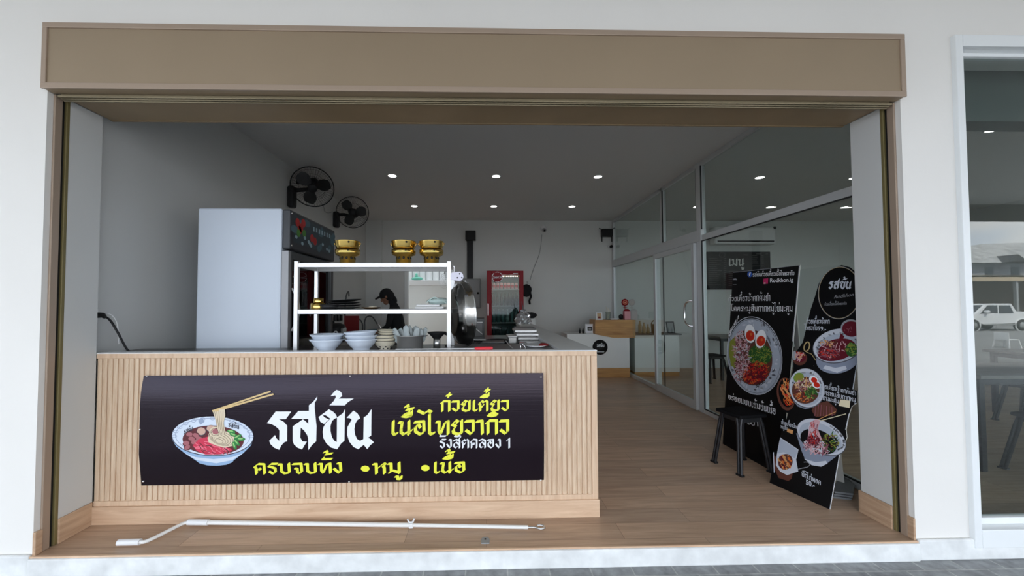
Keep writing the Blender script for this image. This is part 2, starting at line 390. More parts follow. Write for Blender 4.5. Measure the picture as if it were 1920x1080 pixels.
m_olive = mat('olive_brass', S(122, 110, 70), .5, .2)
m_black = mat('black_gap', S(18, 16, 15), .7)
m_alu = mat('silver_aluminium', (.60, .61, .61, 1), .45, .25)
m_alud = mat('dark_gasket', S(30, 31, 31), .6)
m_whitefr = mat('white_window_frame', (.82, .84, .84, 1), .35)
m_glass = glass('partition_glass', (.90, .93, .92, 1), 1.0)
m_wglass = glass('window_glass', (.86, .90, .89, 1), 1.25)
m_curb = mat('chalky_curb', (.76, .77, .76, 1), .8, nscale=9, namt=.13, bump=.15, bscale=25)
m_steel = mat('brushed_steel', (.60, .60, .59, 1), .28, .95, nscale=8, namt=.08)
m_steelw = mat('bright_steel_tube', (.62, .62, .62, 1), .3, .6)
m_dsteel = mat('dark_steel', (.10, .10, .10, 1), .35, .7)
m_chrome = mat('chrome', (.8, .8, .8, 1), .08, 1)
m_bplast = mat('black_plastic', (.012, .012, .013, 1), .5, spec=.3)
m_bcloth = mat('black_cloth', (.010, .010, .012, 1), .9)
m_wplast = mat('white_plastic', (.78, .78, .78, 1), .4)
m_gplast = mat('grey_plastic', (.30, .31, .31, 1), .5)
m_brass = mat('brass', S(242, 206, 118), .2, 1, nscale=20, namt=.06, bump=.03, bscale=60)
m_porc = mat('pale_blue_porcelain', S(205, 214, 226), .22, nscale=6, namt=.03)
m_cream = mat('cream_porcelain', S(222, 214, 192), .3, nscale=14, namt=.06)
m_navy = mat('dark_glaze', S(38, 34, 34), .3)
m_red = mat('cherry_red', S(140, 14, 28), .5, spec=.25)
m_bred = mat('bright_red', S(215, 40, 52), .35)
m_dred = mat('dark_red_board', S(120, 10, 16), .5)
m_white = mat('print_white', S(240, 242, 245), .5)
m_skin = mat('skin', S(150, 105, 82), .55)

# ------------------------------------------------------------------ structure
YF, YB, ZC = 2.07, 7.72, 3.04
XL, XR, XP = -2.435, 9.0, 2.634
OPL, OPR, VT, VB = -2.368, 2.362, 2.82, 2.465
xw0 = atY(1800, 545, YF).x; zw1 = atY(1800, 74, YF).z; zw0 = atY(1815, 1019, YF).z; xw1 = 8.6

def wall(name, boxes, m):
    b = MB()
    for q in boxes: b.box(*q)
    return struct(b.build(name, m))
wall('wall_front', [(-6, OPL, YF, 2.35, -.10, 3.5), (OPR, xw0, YF, 2.35, -.10, 3.5), (OPL, OPR, YF, 2.35, VT-.02, 3.5), (OPL, OPR, YF+.03, 2.35, VT-.3, VT-.02), (xw0, xw1, YF, 2.35, zw1, 3.5), (xw0, xw1, YF, 2.35, -.10, zw0), (xw1, 9.3, YF, 2.35, -.10, 3.5)], m_wall)
# step under the opening
struct(MB().box(OPL, OPR, 2.045, 2.12, -.10, -.004, bev=.006).box(-6, OPL, 2.05, YF, -.10, .012, bev=.01).box(OPR, 7, 2.05, YF, -.10, .012, bev=.01).build('trim_1', m_curb))
dx0, dx1 = -1.62, -.74   # kitchen doorway in the back wall
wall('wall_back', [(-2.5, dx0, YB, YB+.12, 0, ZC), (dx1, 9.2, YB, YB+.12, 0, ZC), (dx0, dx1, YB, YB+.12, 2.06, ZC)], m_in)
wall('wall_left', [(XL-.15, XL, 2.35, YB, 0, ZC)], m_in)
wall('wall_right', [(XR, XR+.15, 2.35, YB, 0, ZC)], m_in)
struct(MB().box(-2.5, 9.2, 2.35, YB+.12, ZC, ZC+.12).build('ceiling', m_ceil))
struct(MB().box(-2.5, 9.2, 2.35, YB+2.4, -.10, 0).box(OPL, OPR, 2.06, 2.35, -.004, 0).build('floor', m_floor))
struct(MB().box(OPL, OPR, 2.055, 2.068, -.006, .004, bev=.001).build('trim_2', m_oak))
# reveals of the piers, lined in white, with oak skirting
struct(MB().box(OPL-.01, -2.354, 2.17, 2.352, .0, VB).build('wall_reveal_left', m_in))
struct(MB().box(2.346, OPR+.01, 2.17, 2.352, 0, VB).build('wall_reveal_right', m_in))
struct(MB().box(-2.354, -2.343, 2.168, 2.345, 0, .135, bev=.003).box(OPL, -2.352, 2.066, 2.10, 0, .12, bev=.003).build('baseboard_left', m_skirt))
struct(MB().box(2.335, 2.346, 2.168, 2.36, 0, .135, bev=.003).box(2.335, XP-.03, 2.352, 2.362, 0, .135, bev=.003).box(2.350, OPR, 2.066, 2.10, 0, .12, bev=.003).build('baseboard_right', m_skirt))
# pier behind the right reveal, up to the glass partition
struct(MB().box(2.362, 2.70, 2.345, 2.356, 0, ZC).build('trim_3', m_in))
# canopy over the pavement, with its fascia
struct(MB().box(-14, 40, -2.9, 2.07, 3.25, 3.40).build('ceiling_canopy', mat('canopy_paint', (.58, .58, .55, 1), .8)))
struct(MB().box(-14, 40, -3.0, -2.9, 2.93, 3.75).build('trim_4', mat('dark_fascia', (.03, .026, .022, 1), .6)))
# pavement, car park
def pavers():
    m = bpy.data.materials.new('grey_pavers'); m.use_nodes = True; t = m.node_tree; b = t.nodes['Principled BSDF']; b.inputs['Roughness'].default_value = .85
    g = t.nodes.new('ShaderNodeTexCoord'); br = t.nodes.new('ShaderNodeTexBrick'); n = t.nodes.new('ShaderNodeTexNoise'); n.inputs['Scale'].default_value = 22; n.inputs['Detail'].default_value = 6
    br.inputs['Scale'].default_value = 1; br.inputs['Brick Width'].default_value = .22; br.inputs['Row Height'].default_value = .11; br.inputs['Mortar Size'].default_value = .004; br.offset = .5
    br.inputs['Color1'].default_value = S(150, 152, 153); br.inputs['Color2'].default_value = S(136, 138, 140); br.inputs['Mortar'].default_value = S(170, 170, 168)
    mx = t.nodes.new('ShaderNodeMix'); mx.data_type = 'RGBA'; mx.blend_type = 'OVERLAY'; mx.inputs[0].default_value = .6
    k = t.links.new; k(g.outputs['Object'], br.inputs['Vector']); k(g.outputs['Object'], n.inputs['Vector']); k(br.outputs['Color'], mx.inputs[6]); k(n.outputs['Fac'], mx.inputs[7]); k(mx.outputs[2], b.inputs['Base Color'])
    return m
struct(MB().box(-9, 14, -3.2, 2.07, -.22, -.10).build('ground_pavement', pavers()))
struct(MB().box(-40, 80, -60, -3.2, -.60, -.42).build('ground_car_park', mat('asphalt', (.22, .22, .22, 1), .9, nscale=.6, namt=.12)))

# ------------------------------------------------------------------ roller shutter
t = thing('roller_shutter', (0, YF, VB), 'bronze rolled-up shutter box and side guides framing the shop opening', 'roller shutter')
b = MB().box(OPL+.004, OPR-.004, 2.042, 2.098, VB, VT, bev=.003)
b.build('housing', m_bronze, t)
b = MB()
for a in ((OPL, OPR, VT-.028, VT+.002), (OPL, OPR, VB-.002, VB+.03)): b.box(a[0], a[1], 2.034, 2.046, a[2], a[3], bev=.003)
for a in ((OPL, OPL+.026), (OPR-.026, OPR)): b.box(a[0], a[1], 2.0342, 2.046, VB+.03, VT-.028, bev=.003)
b.build('housing_edge', m_bronze2, t)
for k in range(9):
    MB().lathe([(0, -.004), (.004, -.003), (.004, 0)], (OPL+.25+k*.53, 2.034, VT-.004), 8, 0, (0, -1, 0)).build('screw', m_chrome, t)
b = MB().box(-2.33, 2.33, 2.098, 2.128, VB-.012, VB+.02, bev=.003)
for k in range(3): b.box(-2.335, 2.335, 2.088+k*.014, 2.096+k*.014, VB-.022-k*.004, VB-.008, bev=.002)
b.build('bottom_bar', mat('bar_aluminium', S(150, 138, 112), .35, .5), t)
b = MB().box(-2.346, 2.340, 2.128, 2.40, VB, VB+.02).box(-2.346, 2.340, 2.39, 2.405, VB-.004, ZC-.01)
b.build('soffit', m_brown, t)
for sgn, X in ((1, OPL), (-1, OPR)):
    g = MB().box(X, X+sgn*.012, 2.098, 2.136, 0, VB, bev=.003).build('guide', m_bronze2, t)
    MB().box(X, X+sgn*.003, 2.136, 2.152, 0, VB).build('guide_slot', m_black, g)
    MB().box(X, X+sgn*.016, 2.152, 2.170, 0, VB, bev=.003).build('guide_strip', m_olive, g)
b = MB(); q = atZ(910, 1014, 0)
b.prism([(-.022, -.028), (.022, -.028), (.024, .006), (.014, .026), (-.014, .026), (-.024, .006)], lambda a, c: q+Vector((a, c, 0)), lambda a, c: q+Vector((a, c, .006)))
o = b.build('lock_plate', m_gplast, None, q); tag(o, 'small grey lock plate with a keyhole set in the wooden threshold', 'lock plate')
MB().lathe([(0, .0068), (.006, .0068), (.006, .0055)], q+Vector((0, .006, 0)), 12).build('keyhole', m_black, o)

# ------------------------------------------------------------------ shop window on the right
def frame_boxes(b, x0, x1, z0, z1, y0, y1, w_, bev=.003):
    b.box(x0, x0+w_, y0, y1, z0, z1, bev=bev).box(x1-w_, x1, y0, y1, z0, z1, bev=bev).box(x0+w_, x1-w_, y0, y1, z0, z0+w_, bev=bev).box(x0+w_, x1-w_, y0, y1, z1-w_, z1, bev=bev)
b = MB(); fw, fb, ft = .042, .085, .055
b.box(xw0, xw0+fw, 2.045, 2.11, zw0-.012, zw1+.012, bev=.003).box(xw1-fw, xw1, 2.045, 2.11, zw0-.012, zw1+.012, bev=.003).box(xw0+fw, xw1-fw, 2.045, 2.11, zw0-.012, zw0+fb, bev=.003).box(xw0+fw, xw1-fw, 2.045, 2.11, zw1-ft, zw1+.012, bev=.003)
b.box(xw0+fw, xw0+fw+.012, 2.10, 2.14, zw0+fb, zw1-ft, bev=.002).box(xw1-fw-.012, xw1-fw, 2.10, 2.14, zw0+fb, zw1-ft, bev=.002).box(xw0+fw+.012, xw1-fw-.012, 2.10, 2.14, zw0+fb, zw0+fb+.035, bev=.003).box(xw0+fw+.012, xw1-fw-.012, 2.10, 2.14, zw1-ft-.022, zw1-ft, bev=.003)
wn = struct(b.build('window_1', m_whitefr))
MB().box(xw0+fw+.01, xw1-fw-.01, 2.118, 2.124, zw0+fb+.03, zw1-ft-.02).build('window_pane', m_wglass, wn)
# rolled shutter box behind that window
o = MB().box(xw0+.10, xw1+.1, 2.36, 2.50, 2.49, ZC-.005).build('shutter_box', mat('dark_green_grey', S(70, 82, 78), .6), None, (3.4, 2.5, 2.3))
tag(o, 'dark green-grey shutter box hanging inside above the right-hand window', 'shutter box')

# ------------------------------------------------------------------ aluminium and glass partition
b = MB(); PX0, PX1 = XP-.03, XP+.03
ZT = 2.094
y1243 = atX(1243, 400, XP).y; y1311 = atX(1314, 400, XP).y; y1160 = YB-.02; yfr = 2.36
yd = atX(1237, 600, XP).y
b.box(PX0, PX1, yfr, y1160, ZC-.05, ZC, bev=.004)                       # head
b.box(PX0, PX1, yfr, y1311-.06, ZT-.02, ZT+.05, bev=.004)               # transom in front
b.box(PX0-.012, PX1, y1311-.06, y1160, ZT-.02, ZT+.12, bev=.006)        # door track box
b.box(PX0, PX1, yfr, y1311, 0, .05, bev=.004)
b.box(PX0, PX1, yd, y1160, 0, .06, bev=.004)
for yy, w_ in ((yfr+.025, .05), (y1311, .10), (y1160-.02, .05)): b.box(PX0-.004, PX1, yy-w_/2, yy+w_/2, 0, ZC, bev=.004)
for yy, w_ in ((y1243, .06),): b.box(PX0, PX1, yy-w_/2, yy+w_/2, ZT+.1, ZC, bev=.004)
b.box(PX0, PX1, yd+.02, yd+.07, 0, ZT, bev=.004)
pt = struct(b.build('partition', m_alu))
pt['label'] = 'silver aluminium and glass partition'
b = MB()
for yy in (y1311-.052, y1311+.05, y1243-.034, yfr+.052): b.box(PX0-.002, PX0+.012, yy-.006, yy+.006, .05, ZC-.05)
b.box(PX0-.002, PX0+.012, yfr, y1311, ZT-.03, ZT-.02); b.box(PX0-.002, PX0+.012, yfr, y1311, .05, .06)
b.build('partition_gasket', m_alud, pt)
MB().box(XP-.003, XP+.003, yfr+.05, y1311-.05, .05, ZT-.02).box(XP-.003, XP+.003, yfr+.05, y1311-.05, ZT+.05, ZC-.05).box(XP-.003, XP+.003, y1311+.05, y1243-.03, ZT+.12, ZC-.05).box(XP-.003, XP+.003, y1243+.03, y1160-.045, ZT+.12, ZC-.05).box(XP-.003, XP+.003, yd+.07, y1160-.045, .06, ZT-.02).build('partition_pane', m_glass, pt)
# sliding leaf
DX = XP-.055
b = MB(); y0, y1 = y1311+.045, yd+.03
b.box(DX-.02, DX+.02, y0, y0+.06, .015, ZT-.03, bev=.004).box(DX-.02, DX+.02, y1-.06, y1, .015, ZT-.03, bev=.004).box(DX-.02, DX+.02, y0+.06, y1-.06, .015, .12, bev=.004).box(DX-.02, DX+.02, y0+.06, y1-.06, ZT-.10, ZT-.03, bev=.004)
dr = struct(b.build('door_1', m_alu)); dr['label'] = 'sliding glass door leaf with chrome pull handle'
MB().box(DX-.003, DX+.003, y0+.06, y1-.06, .12, ZT-.10).build('door_pane', m_glass, dr)
hy = y0+.05; z0 = atX(1290, 611, DX-.06).z; z1 = atX(1290, 564, DX-.06).z
pts = [(DX-.02, hy, z0), (DX-.05, hy+.01, z0), (DX-.075, hy+.05, z0+.03), (DX-.08, hy+.07, z0+.08), (DX-.08, hy+.07, z1-.08), (DX-.075, hy+.05, z1-.03), (DX-.05, hy+.01, z1), (DX-.02, hy, z1)]
MB().tube(pts, .013, 10).build('door_handle', m_chrome, dr)
MB().lathe([(0, .006), (.012, .005), (.014, 0)], (DX-.02, y0+.03, z0-.18), 12, 0, (-1, 0, 0)).build('door_lock', m_chrome, dr)

# ------------------------------------------------------------------ ceiling downlights (their own light comes from the lit lens)
m_lens = emis('lit_lens', (1, .97, .92, 1), 11)
def downlight(x, y, label, group):
    t = thing('ceiling_downlight', (x, y, ZC), label, 'ceiling light', group)
    MB().lathe([(.068, 0), (.066, -.008), (.052, -.006), (.050, .0)], (x, y, ZC), 24).build('trim_ring', m_wplast, t)
    MB().lathe([(.050, -.004), (0, -.003)], (x, y, ZC), 24).build('lens', m_lens, t)
    return t
rn = {3.62: 'nearest the opening', 5.05: 'in the middle row', 6.60: 'nearest the back wall'}
for yy in (5.05, 6.60):
    for xx, cn in ((-1.25, 'over the kitchen counter'), (.14, 'above the red drinks fridge side'), (1.52, 'over the walkway beside the partition')):
        downlight(xx, yy, 'lit ceiling spot '+cn+', '+rn[yy], 'shop ceiling downlights')
for yy in (3.62, 5.05, 6.60):
    for xx, cn in ((3.75, 'first from the glass partition'), (5.07, 'second from the glass partition'), (6.43, 'third from the glass partition')):
        downlight(xx, yy, 'lit ceiling spot in dining room, '+cn+', '+rn[yy], 'dining room downlights')

# ------------------------------------------------------------------ front counter
CYF, CX0, CX1, CZ, FXR = 2.3525, -2.352, .689, 1.02, -1.40
t = thing('serving_counter', (-.8, 2.4, 0), 'pale oak serving counter with vertical reeded slats and white top', 'counter')
b = MB(); n = 96; x0, x1 = CX0-.003, CX1-.034; p = (x1-x0)/n; prof = []
for i in range(n):
    a = x0+i*p
    prof += [(a+p*.0, .009), (a+p*.07, .009), (a+p*.09, .004), (a+p*.18, .0012), (a+p*.5, .0), (a+p*.82, .0012), (a+p*.91, .004), (a+p*.93, .009)]
prof.append((x1, .009))
vs = [Vector((a, CYF+.004+d, .13)) for a, d in prof]+[Vector((a, CYF+.004+d, .988)) for a, d in prof]; k = len(prof)
b.add(vs, [[i, i+1, k+i+1, k+i] for i in range(k-1)]); b.build('slatted_panel', m_slat, t, fix=False)
b = MB().box(CX0, CX1, CYF-.002, CYF+.04, .985, 1.014, bev=.003).box(CX0, CX1, CYF-.001, CYF+.03, .105, .135, bev=.003)
b.box(CX1-.036, CX1, CYF-.001, CYF+.04, .135, .985, bev=.003).box(CX0+.002, CX1-.04, CYF+.022, CYF+.039, .12, .99)
b.build('oak_frame', m_oakz, t)
MB().box(CX0, CX1+.006, CYF-.012, CYF+.03, 0, .106, bev=.004).build('plinth', m_oak, t)
MB().box(CX0, CX1+.002, CYF-.003, CYF+.075, 1.013, CZ, bev=.002).build('ledge', m_wplast, t)
m_ctop = mat('black_worktop', (.03, .03, .03, 1), .3)
MB().box(FXR, .47, CYF+.075, 2.93, .96, 1.002, bev=.003).box(XL+.003, FXR, CYF+.075, 2.74, .96, 1.002, bev=.003).build('worktop', m_ctop, t)
MB().box(FXR, .46, CYF+.045, 2.90, .02, .96).box(CX0+.05, FXR, CYF+.045, 2.72, .02, .96).build('carcass', m_gplast, t)
# low wall running back along the kitchen
t = thing('counter_side_wall', (.58, 3.9, 0), 'low white wall with a flat top running back from the counter end', 'low wall')
ye = atZ(1000, 606, 1.02).y
MB().box(.47, CX1, CYF+.076, ye, .0, .99).build('body', m_in, t)
MB().box(.465, CX1+.004, CYF+.075, ye+.01, .99, 1.02, bev=.003).build('top', mat('white_laminate', (.72, .72, .70, 1), .35), t)
MB().box(CX1, CX1+.012, CYF+.04, ye, 0, .99).build('oak_side', m_oakz, t)
# inner run of worktops behind
t = thing('kitchen_bench', (.1, 4, 0), 'stainless work bench running behind the low white wall', 'kitchen bench')
MB().box(-.35, .465, 3.03, ye-.05, .80, .84, bev=.004).build('bench_top', m_steel, t)
MB().box(-.33, .46, 3.05, ye-.07, .04, .80).build('cabinet_body', m_steel, t)

# ------------------------------------------------------------------ banner on the counter
BY = CYF-.008
BX0, BX1 = atY(268, 800, BY).x, atY(1019, 800, BY).x; BZ1, BZ0 = atY(640, 702, BY).z, atY(640, 905, BY).z
t = thing('shop_banner', ((BX0+BX1)/2, BY, BZ0), 'wide black shop banner with noodle bowl and Thai lettering pinned to the slatted counter', 'banner')
def bulge(u, v):
    k = max(0, min(1, v/(BZ1-BZ0))); s_ = max(0, min(1, u/(BX1-BX0)))
    return .022*(1-max(0, (k-.72)/.28)**2)*min(1, k/.3)*(1+.2*math.sin(s_*5)) + .0015
m_ban = bpy.data.materials.new('banner_board'); m_ban.use_nodes = True
q = m_ban.node_tree; bb = q.nodes['Principled BSDF']; bb.inputs['Base Color'].default_value = S(24, 16, 22); bb.inputs['Roughness'].default_value = .26; bb.inputs['Specular IOR Level'].default_value = .34; bb.inputs['Specular Tint'].default_value = (.95, .82, 1, 1)
g = q.nodes.new('ShaderNodeTexCoord'); mp_ = q.nodes.new('ShaderNodeMapping'); mp_.inputs['Scale'].default_value = (.7, 1, 70); nn = q.nodes.new('ShaderNodeTexNoise'); nn.inputs['Scale'].default_value = 3; bp = q.nodes.new('ShaderNodeBump'); bp.inputs['Strength'].default_value = .25; bp.inputs['Distance'].default_value = .002
q.links.new(g.outputs['Object'], mp_.inputs[0]); q.links.new(mp_.outputs[0], nn.inputs['Vector']); q.links.new(nn.outputs['Fac'], bp.inputs['Height']); q.links.new(bp.outputs[0], bb.inputs['Normal'])
A = Art((BX0, BY, BZ0), (1, 0, 0), (0, 0, 1), bulge)
b = MB(); nx, nz_ = 24, 20; vs = []
for j in range(nz_+1):
    for i in range(nx+1): vs.append(A.pt((BX1-BX0)*i/nx, (BZ1-BZ0)*j/nz_, -.0003))
b.add(vs, [[j*(nx+1)+i, j*(nx+1)+i+1, (j+1)*(nx+1)+i+1, (j+1)*(nx+1)+i] for j in range(nz_) for i in range(nx)], 0, True)
vb = [v+Vector((0, .003, 0)) for v in vs]
b.add(vb, [[j*(nx+1)+i, (j+1)*(nx+1)+i, (j+1)*(nx+1)+i+1, j*(nx+1)+i+1] for j in range(nz_) for i in range(nx)], 0, True)
b.build('board', m_ban, t, fix=False)
for px, py in ((276, 705), (657, 705), (1014, 707), (269, 803), (270, 902), (655, 903), (1014, 900)):
    u, v = A.uv(px, py); MB().lathe([(.006, 0), (.006, .002), (.003, .005), (0, .0055)], A.pt(u, v), 10, 0, (0, -1, 0)).build('pin', m_chrome, t)
m_yel = mat('print_yellow', S(240, 240, 70), .5)
A.big(500, 725, 1/9.0, 0, 1)
A.build('shop_name_lettering', m_white, t)
def art(): return Art((BX0, BY, BZ0), (1, 0, 0), (0, 0, 1), bulge)
for txt, a, bq, h in (('ก๋วยเตี๋ยว', (826, 770), (956, 769), 21), ('เนื้อไทยวากิว', (734, 814), (957, 812), 28), ('ครบจบทั้ง', (478, 888), (645, 886), 22), ('หมู', (700, 888), (756, 887), 23), ('เนื้อ', (812, 887), (875, 886), 23)):
    A = art(); P, ad = thai(txt, .2, 50, .06); A.text(P, ad, a, bq, h, 0); A.build('yellow_lettering', m_yel, t)
for px, py in ((686, 877), (798, 876)):
    A = art(); A.ell(px, py, 8, 6, 0); A.build('yellow_bullet', m_yel, t)
A = art(); P, ad = thai('รังสิตคลอง 1', .17, 48, .06); A.text(P, ad, (824, 838), (958, 838), 17.5, 0); A.build('place_lettering', m_white, t)
# printed noodle bowl
A = art(); cm = [mat('print_bowl_white', S(214, 224, 238), .5), mat('print_bowl_blue', S(150, 180, 214), .5), mat('print_navy', S(40, 46, 66), .5), mat('print_broth', S(92, 26, 34), .5), mat('print_meat', S(168, 98, 104), .5),
 mat('print_pink', S(206, 48, 78), .5), mat('print_pink_light', S(236, 120, 140), .5), mat('print_noodle', S(222, 206, 178), .5), mat('print_noodle_line', S(130, 110, 90), .5), mat('print_green', S(40, 130, 60), .5), mat('print_green_light', S(150, 200, 120), .5), mat('print_ball', S(206, 168, 150), .5), mat('print_stick', S(216, 186, 130), .5), mat('print_grey_blue', S(150, 164, 190), .5)]
A.px([(330,822),(337,834),(352,846),(374,862),(378,866),(392,870),(410,871),(428,869),(440,864),(443,860),(462,846),(476,832),(481,818)], 1, 1)
A.px([(352,846),(374,860),(410,866),(440,860),(462,846),(440,854),(405,858),(372,854)], 0, 1.5)
A.ell(405, 815, 76.5, 37, 2, 2, 1); A.ell(405, 814.4, 75.3, 36, 0, 2.5, 1)
A.ring(405, 814, 70, 33, 1.2, 13, 3, 1)
for a in range(180, 361, 15):
    x, y = 405+71*math.cos(math.radians(a)), 814+33*math.sin(math.radians(a)); A.ring(x, y+1, 5, 3, 1, 13, 3.2, 0, 12)
A.px([(378,786),(386,780),(390,788),(382,794)], 13, 3.2)
A.ell(406, 822, 57, 27, 3, 3.5, 2)
rb = random.Random(3)
for x, y, rx, ry in ((384,806,9,8),(402,801,9,7)): A.ell(x, y, rx, ry, 2, 4); A.ell(x, y-.5, rx-1, ry-1, 11, 4.3)
for x, y in ((356,828),(366,820),(358,836),(374,814),(371,826),(362,812),(380,820)): A.ell(x, y, 7, 5, 3, 4.4, rb.uniform(-40, 40), 14); A.ell(x, y-.6, 6, 4, 4, 4.6, rb.uniform(-40, 40), 12)
A.px([(368,832),(380,820),(398,815),(412,826),(440,838),(441,842),(420,848),(392,849),(376,842)], 5, 4.8)
A.scatter(405, 835, 32, 11, 46, 16, 1.3, [6, 5, 3, 6], 5, 8, rb, 25)
A.px([(396,818),(404,806),(424,806),(440,806),(448,816),(444,832),(428,836),(412,832),(398,826)], 7, 6)
for i in range(11): A.ring(422-i*.5, 818+i*.6, 25-i*1.9, 14-i*1.1, .9, 8 if i % 2 else 7, 6.3+i*.05, 18, 24)
A.ring(411, 807, 12, 10, 3, 7, 7, 0, 24); A.ring(411, 807, 9.4, 7.6, .7, 8, 7.2, 0, 20); A.ell(411, 806, 6, 5, 4, 7.1)
A.px([(406,769),(412,766),(428,764),(429,776),(426,790),(430,810),(418,814),(414,800),(410,782)], 7, 7.5)
for i in range(5): A.line([(409+i*4, 768), (412+i*3.2, 784), (414+i*3, 800), (418+i*2.4, 812)], .8, 8, 7.8)
for x, y, r in ((444,812,20),(452,816,-30),(450,826,50),(458,820,0),(446,832,70),(440,806,10)): A.ell(x, y, 8, 3.4, 9, 6.5, r, 14); A.ell(x-1, y-1, 5, 1.4, 10, 6.8, r, 10)
for o_, wd in ((0, 3), (5, 3.2)): A.line([(405+o_, 768+o_*.05), (512+o_*1.1, 732+o_)], wd, 12, 8+o_*.05)
for txt, a, bq, h in (('รสข้น', (351, 811), (369, 804), 7), ('รสข้น', (434, 797), (455, 802), 7)):
    P, ad = thai(txt, .2, 40, .1); A.text(P, ad, a, bq, h, 2, 4)
A.build('printed_noodle_bowl', cm, t)

# ------------------------------------------------------------------ upright fridge on the left
FX0, FX1 = -2.13, -1.50; FY0 = 2.81
FZ = atY(450, 390, FY0).z
FY1 = atX(617, 500, FX1).y
FX0 = atY(369, 500, FY0).x; FX1 = atY(527, 500, FY0).x
t = thing('display_fridge', ((FX0+FX1)/2, (FY0+FY1)/2, 0), 'tall white display fridge with glass door and dark header sign facing right', 'fridge')
m_fr = mat('fridge_white', S(205, 214, 226), .3, nscale=2, namt=.02)
MB().box(FX0, FX1, FY0, FY1, .06, FZ, bev=.012).build('cabinet', m_fr, t)
MB().box(FX0+.05, FX1-.02, FY0+.04, FY1-.04, 0, .06).build('base', m_bplast, t)
hz = atX(540, 468, FX1+.03).z
h = MB().box(FX1, FX1+.06, FY0+.005, FY1-.005, hz, FZ-.005, bev=.012).build('header', mat('charcoal', S(52, 54, 58), .4), t)
A = Art((FX1+.0605, FY0, 0), (0, 1, 0), (0, 0, 1))
y0, y1 = FY0+.05, FY1-.03; z0, z1 = hz+.06, FZ-.03
hm = [mat('print_teal_dark', S(44, 58, 66), .35), mat('print_strawberry', S(176, 34, 34), .4), mat('print_leaf', S(74, 130, 50), .4), mat('print_ice', S(150, 175, 185), .4), mat('print_dusk', S(70, 100, 110), .4), m_wplast]
def rect(a, ya, yb, za, zb, m, l): a.poly([(ya-FY0, za), (yb-FY0, za), (yb-FY0, zb), (ya-FY0, zb)], m, l)
rect(A, y0, y1, z0, z1, 0, 1); wy = y1-y0; wz = z1-z0
rh = random.Random(5)
def blob(yy, zz, r1, r2, m, l, n=14):
    A.poly([(yy-FY0+r1*math.cos(2*PI*i/n), zz+r2*math.sin(2*PI*i/n)) for i in range(n)], m, l)
for i in range(12): blob(y0+wy*rh.random(), z0+wz*rh.uniform(.05, .95), .05*rh.uniform(.5, 1.3), .03, 4, 2+i*.1)
for yy, zz in ((.08,.75),(.15,.62),(.2,.82),(.12,.5),(.4,.38),(.47,.3)): blob(y0+wy*yy, z0+wz*zz, .034, .034, 1, 4)
for yy, zz in ((.1,.38),(.22,.45)): blob(y0+wy*yy, z0+wz*zz, .03, .03, 2, 4.2)
for i in range(10): blob(y0+wy*rh.uniform(.05, .95), z0+wz*rh.uniform(.03, .3), .02, .014, 3, 4.4+i*.1)
for i in range(7): rect(A, y0+wy*(.42+.07*i), y0+wy*(.455+.07*i), z0+wz*.68, z0+wz*.86, 3, 5)
A.build('header_picture', hm, h)
for yy, zz in ((FY0+.03, FZ-.03), (FY0+.03, hz+.03)): MB().lathe([(.008, 0), (.008, .003), (0, .004)], (FX1+.06, yy, zz), 10, 0, (1, 0, 0)).build('bolt', m_chrome, h)
dz0, dz1 = .12, hz-.012
b = MB(); xa, xb = FX1+.004, FX1+.05
b.box(xa, xb, FY0+.01, FY0+.065, dz0, dz1, bev=.004).box(xa, xb, FY1-.065, FY1-.01, dz0, dz1, bev=.004).box(xa, xb, FY0+.065, FY1-.065, dz0, dz0+.06, bev=.004).box(xa, xb, FY0+.065, FY1-.065, dz1-.06, dz1, bev=.004)
d = b.build('door', mat('fridge_door_frame', S(70, 72, 74), .35), t)
MB().box(xa-.002, xb+.004, FY0, FY0+.04, dz0, dz1, bev=.004).build('door_edge_strip', mat('pale_grey_strip', (.34, .34, .35, 1), .45, .3), d)
MB().box(xa+.015, xa+.021, FY0+.065, FY1-.065, dz0+.06, dz1-.06).build('door_glass', glass('fridge_glass', (.25, .28, .29, 1), 1.0), d)
za, zb = atX(548, 620, xb).z, atX(548, 541, xb).z; hy = FY0+.055
pts = [(xb+.055*math.sin(PI*i/10)+.004, hy, za+(zb-za)*i/10) for i in range(11)]
MB().tube(pts, .008, 8).build('door_handle', m_steelw, d)
MB().box(xa-.002, xa+.004, FY0+.065, FY1-.065, dz0+.06, dz1-.06).build('dark_interior', m_bplast, t)

# ------------------------------------------------------------------ wall socket, plug and cables at the left
yw = atX(186, 550, XL).y
za, zb = atX(190, 570, XL).z, atX(190, 533, XL).z
y_a = atX(181, 560, XL).y; y_b = atX(194, 555, XL).y
o = MB().box(XL, XL+.012, 2.362, 2.412, za, zb, bev=.003).build('light_switch', m_in, None, (XL, y_b-.06, za)); tag(o, 'pale wall switch plate above the black plug, beside the left reveal', 'switch')
zp = atX(184, 592, XL).z
t = thing('wall_socket', (XL, y_b-.06, zp), 'white wall socket with a black plug, half hidden behind the left reveal', 'socket')
MB().box(XL, XL+.014, 2.362, 2.425, zp-.045, zp+.045, bev=.004).build('plate', m_wplast, t)
q0 = atX(189, 591, XL+.03); q1 = atY(205, 599, 2.41); q2 = atY(220, 622, 2.41); q3 = atY(239, 656, 2.45); q4 = q3+Vector((.02, .03, -.016))
def smooth(pts, k=6):
    P = [Vector(p) for p in pts]; P = [P[0]]+P+[P[-1]]; out = []
    for i in range(1, len(P)-2):
        a, b_, c, d_ = P[i-1], P[i], P[i+1], P[i+2]
        for j in range(k):
            s_ = j/k; out.append(.5*((2*b_)+(c-a)*s_+(2*a-5*b_+4*c-d_)*s_*s_+(3*b_-a-3*c+d_)*s_**3))
    return out+[P[-2]]
c = thing('power_cable', q0, 'thick black power cable drooping from the wall socket to the counter', 'cable')
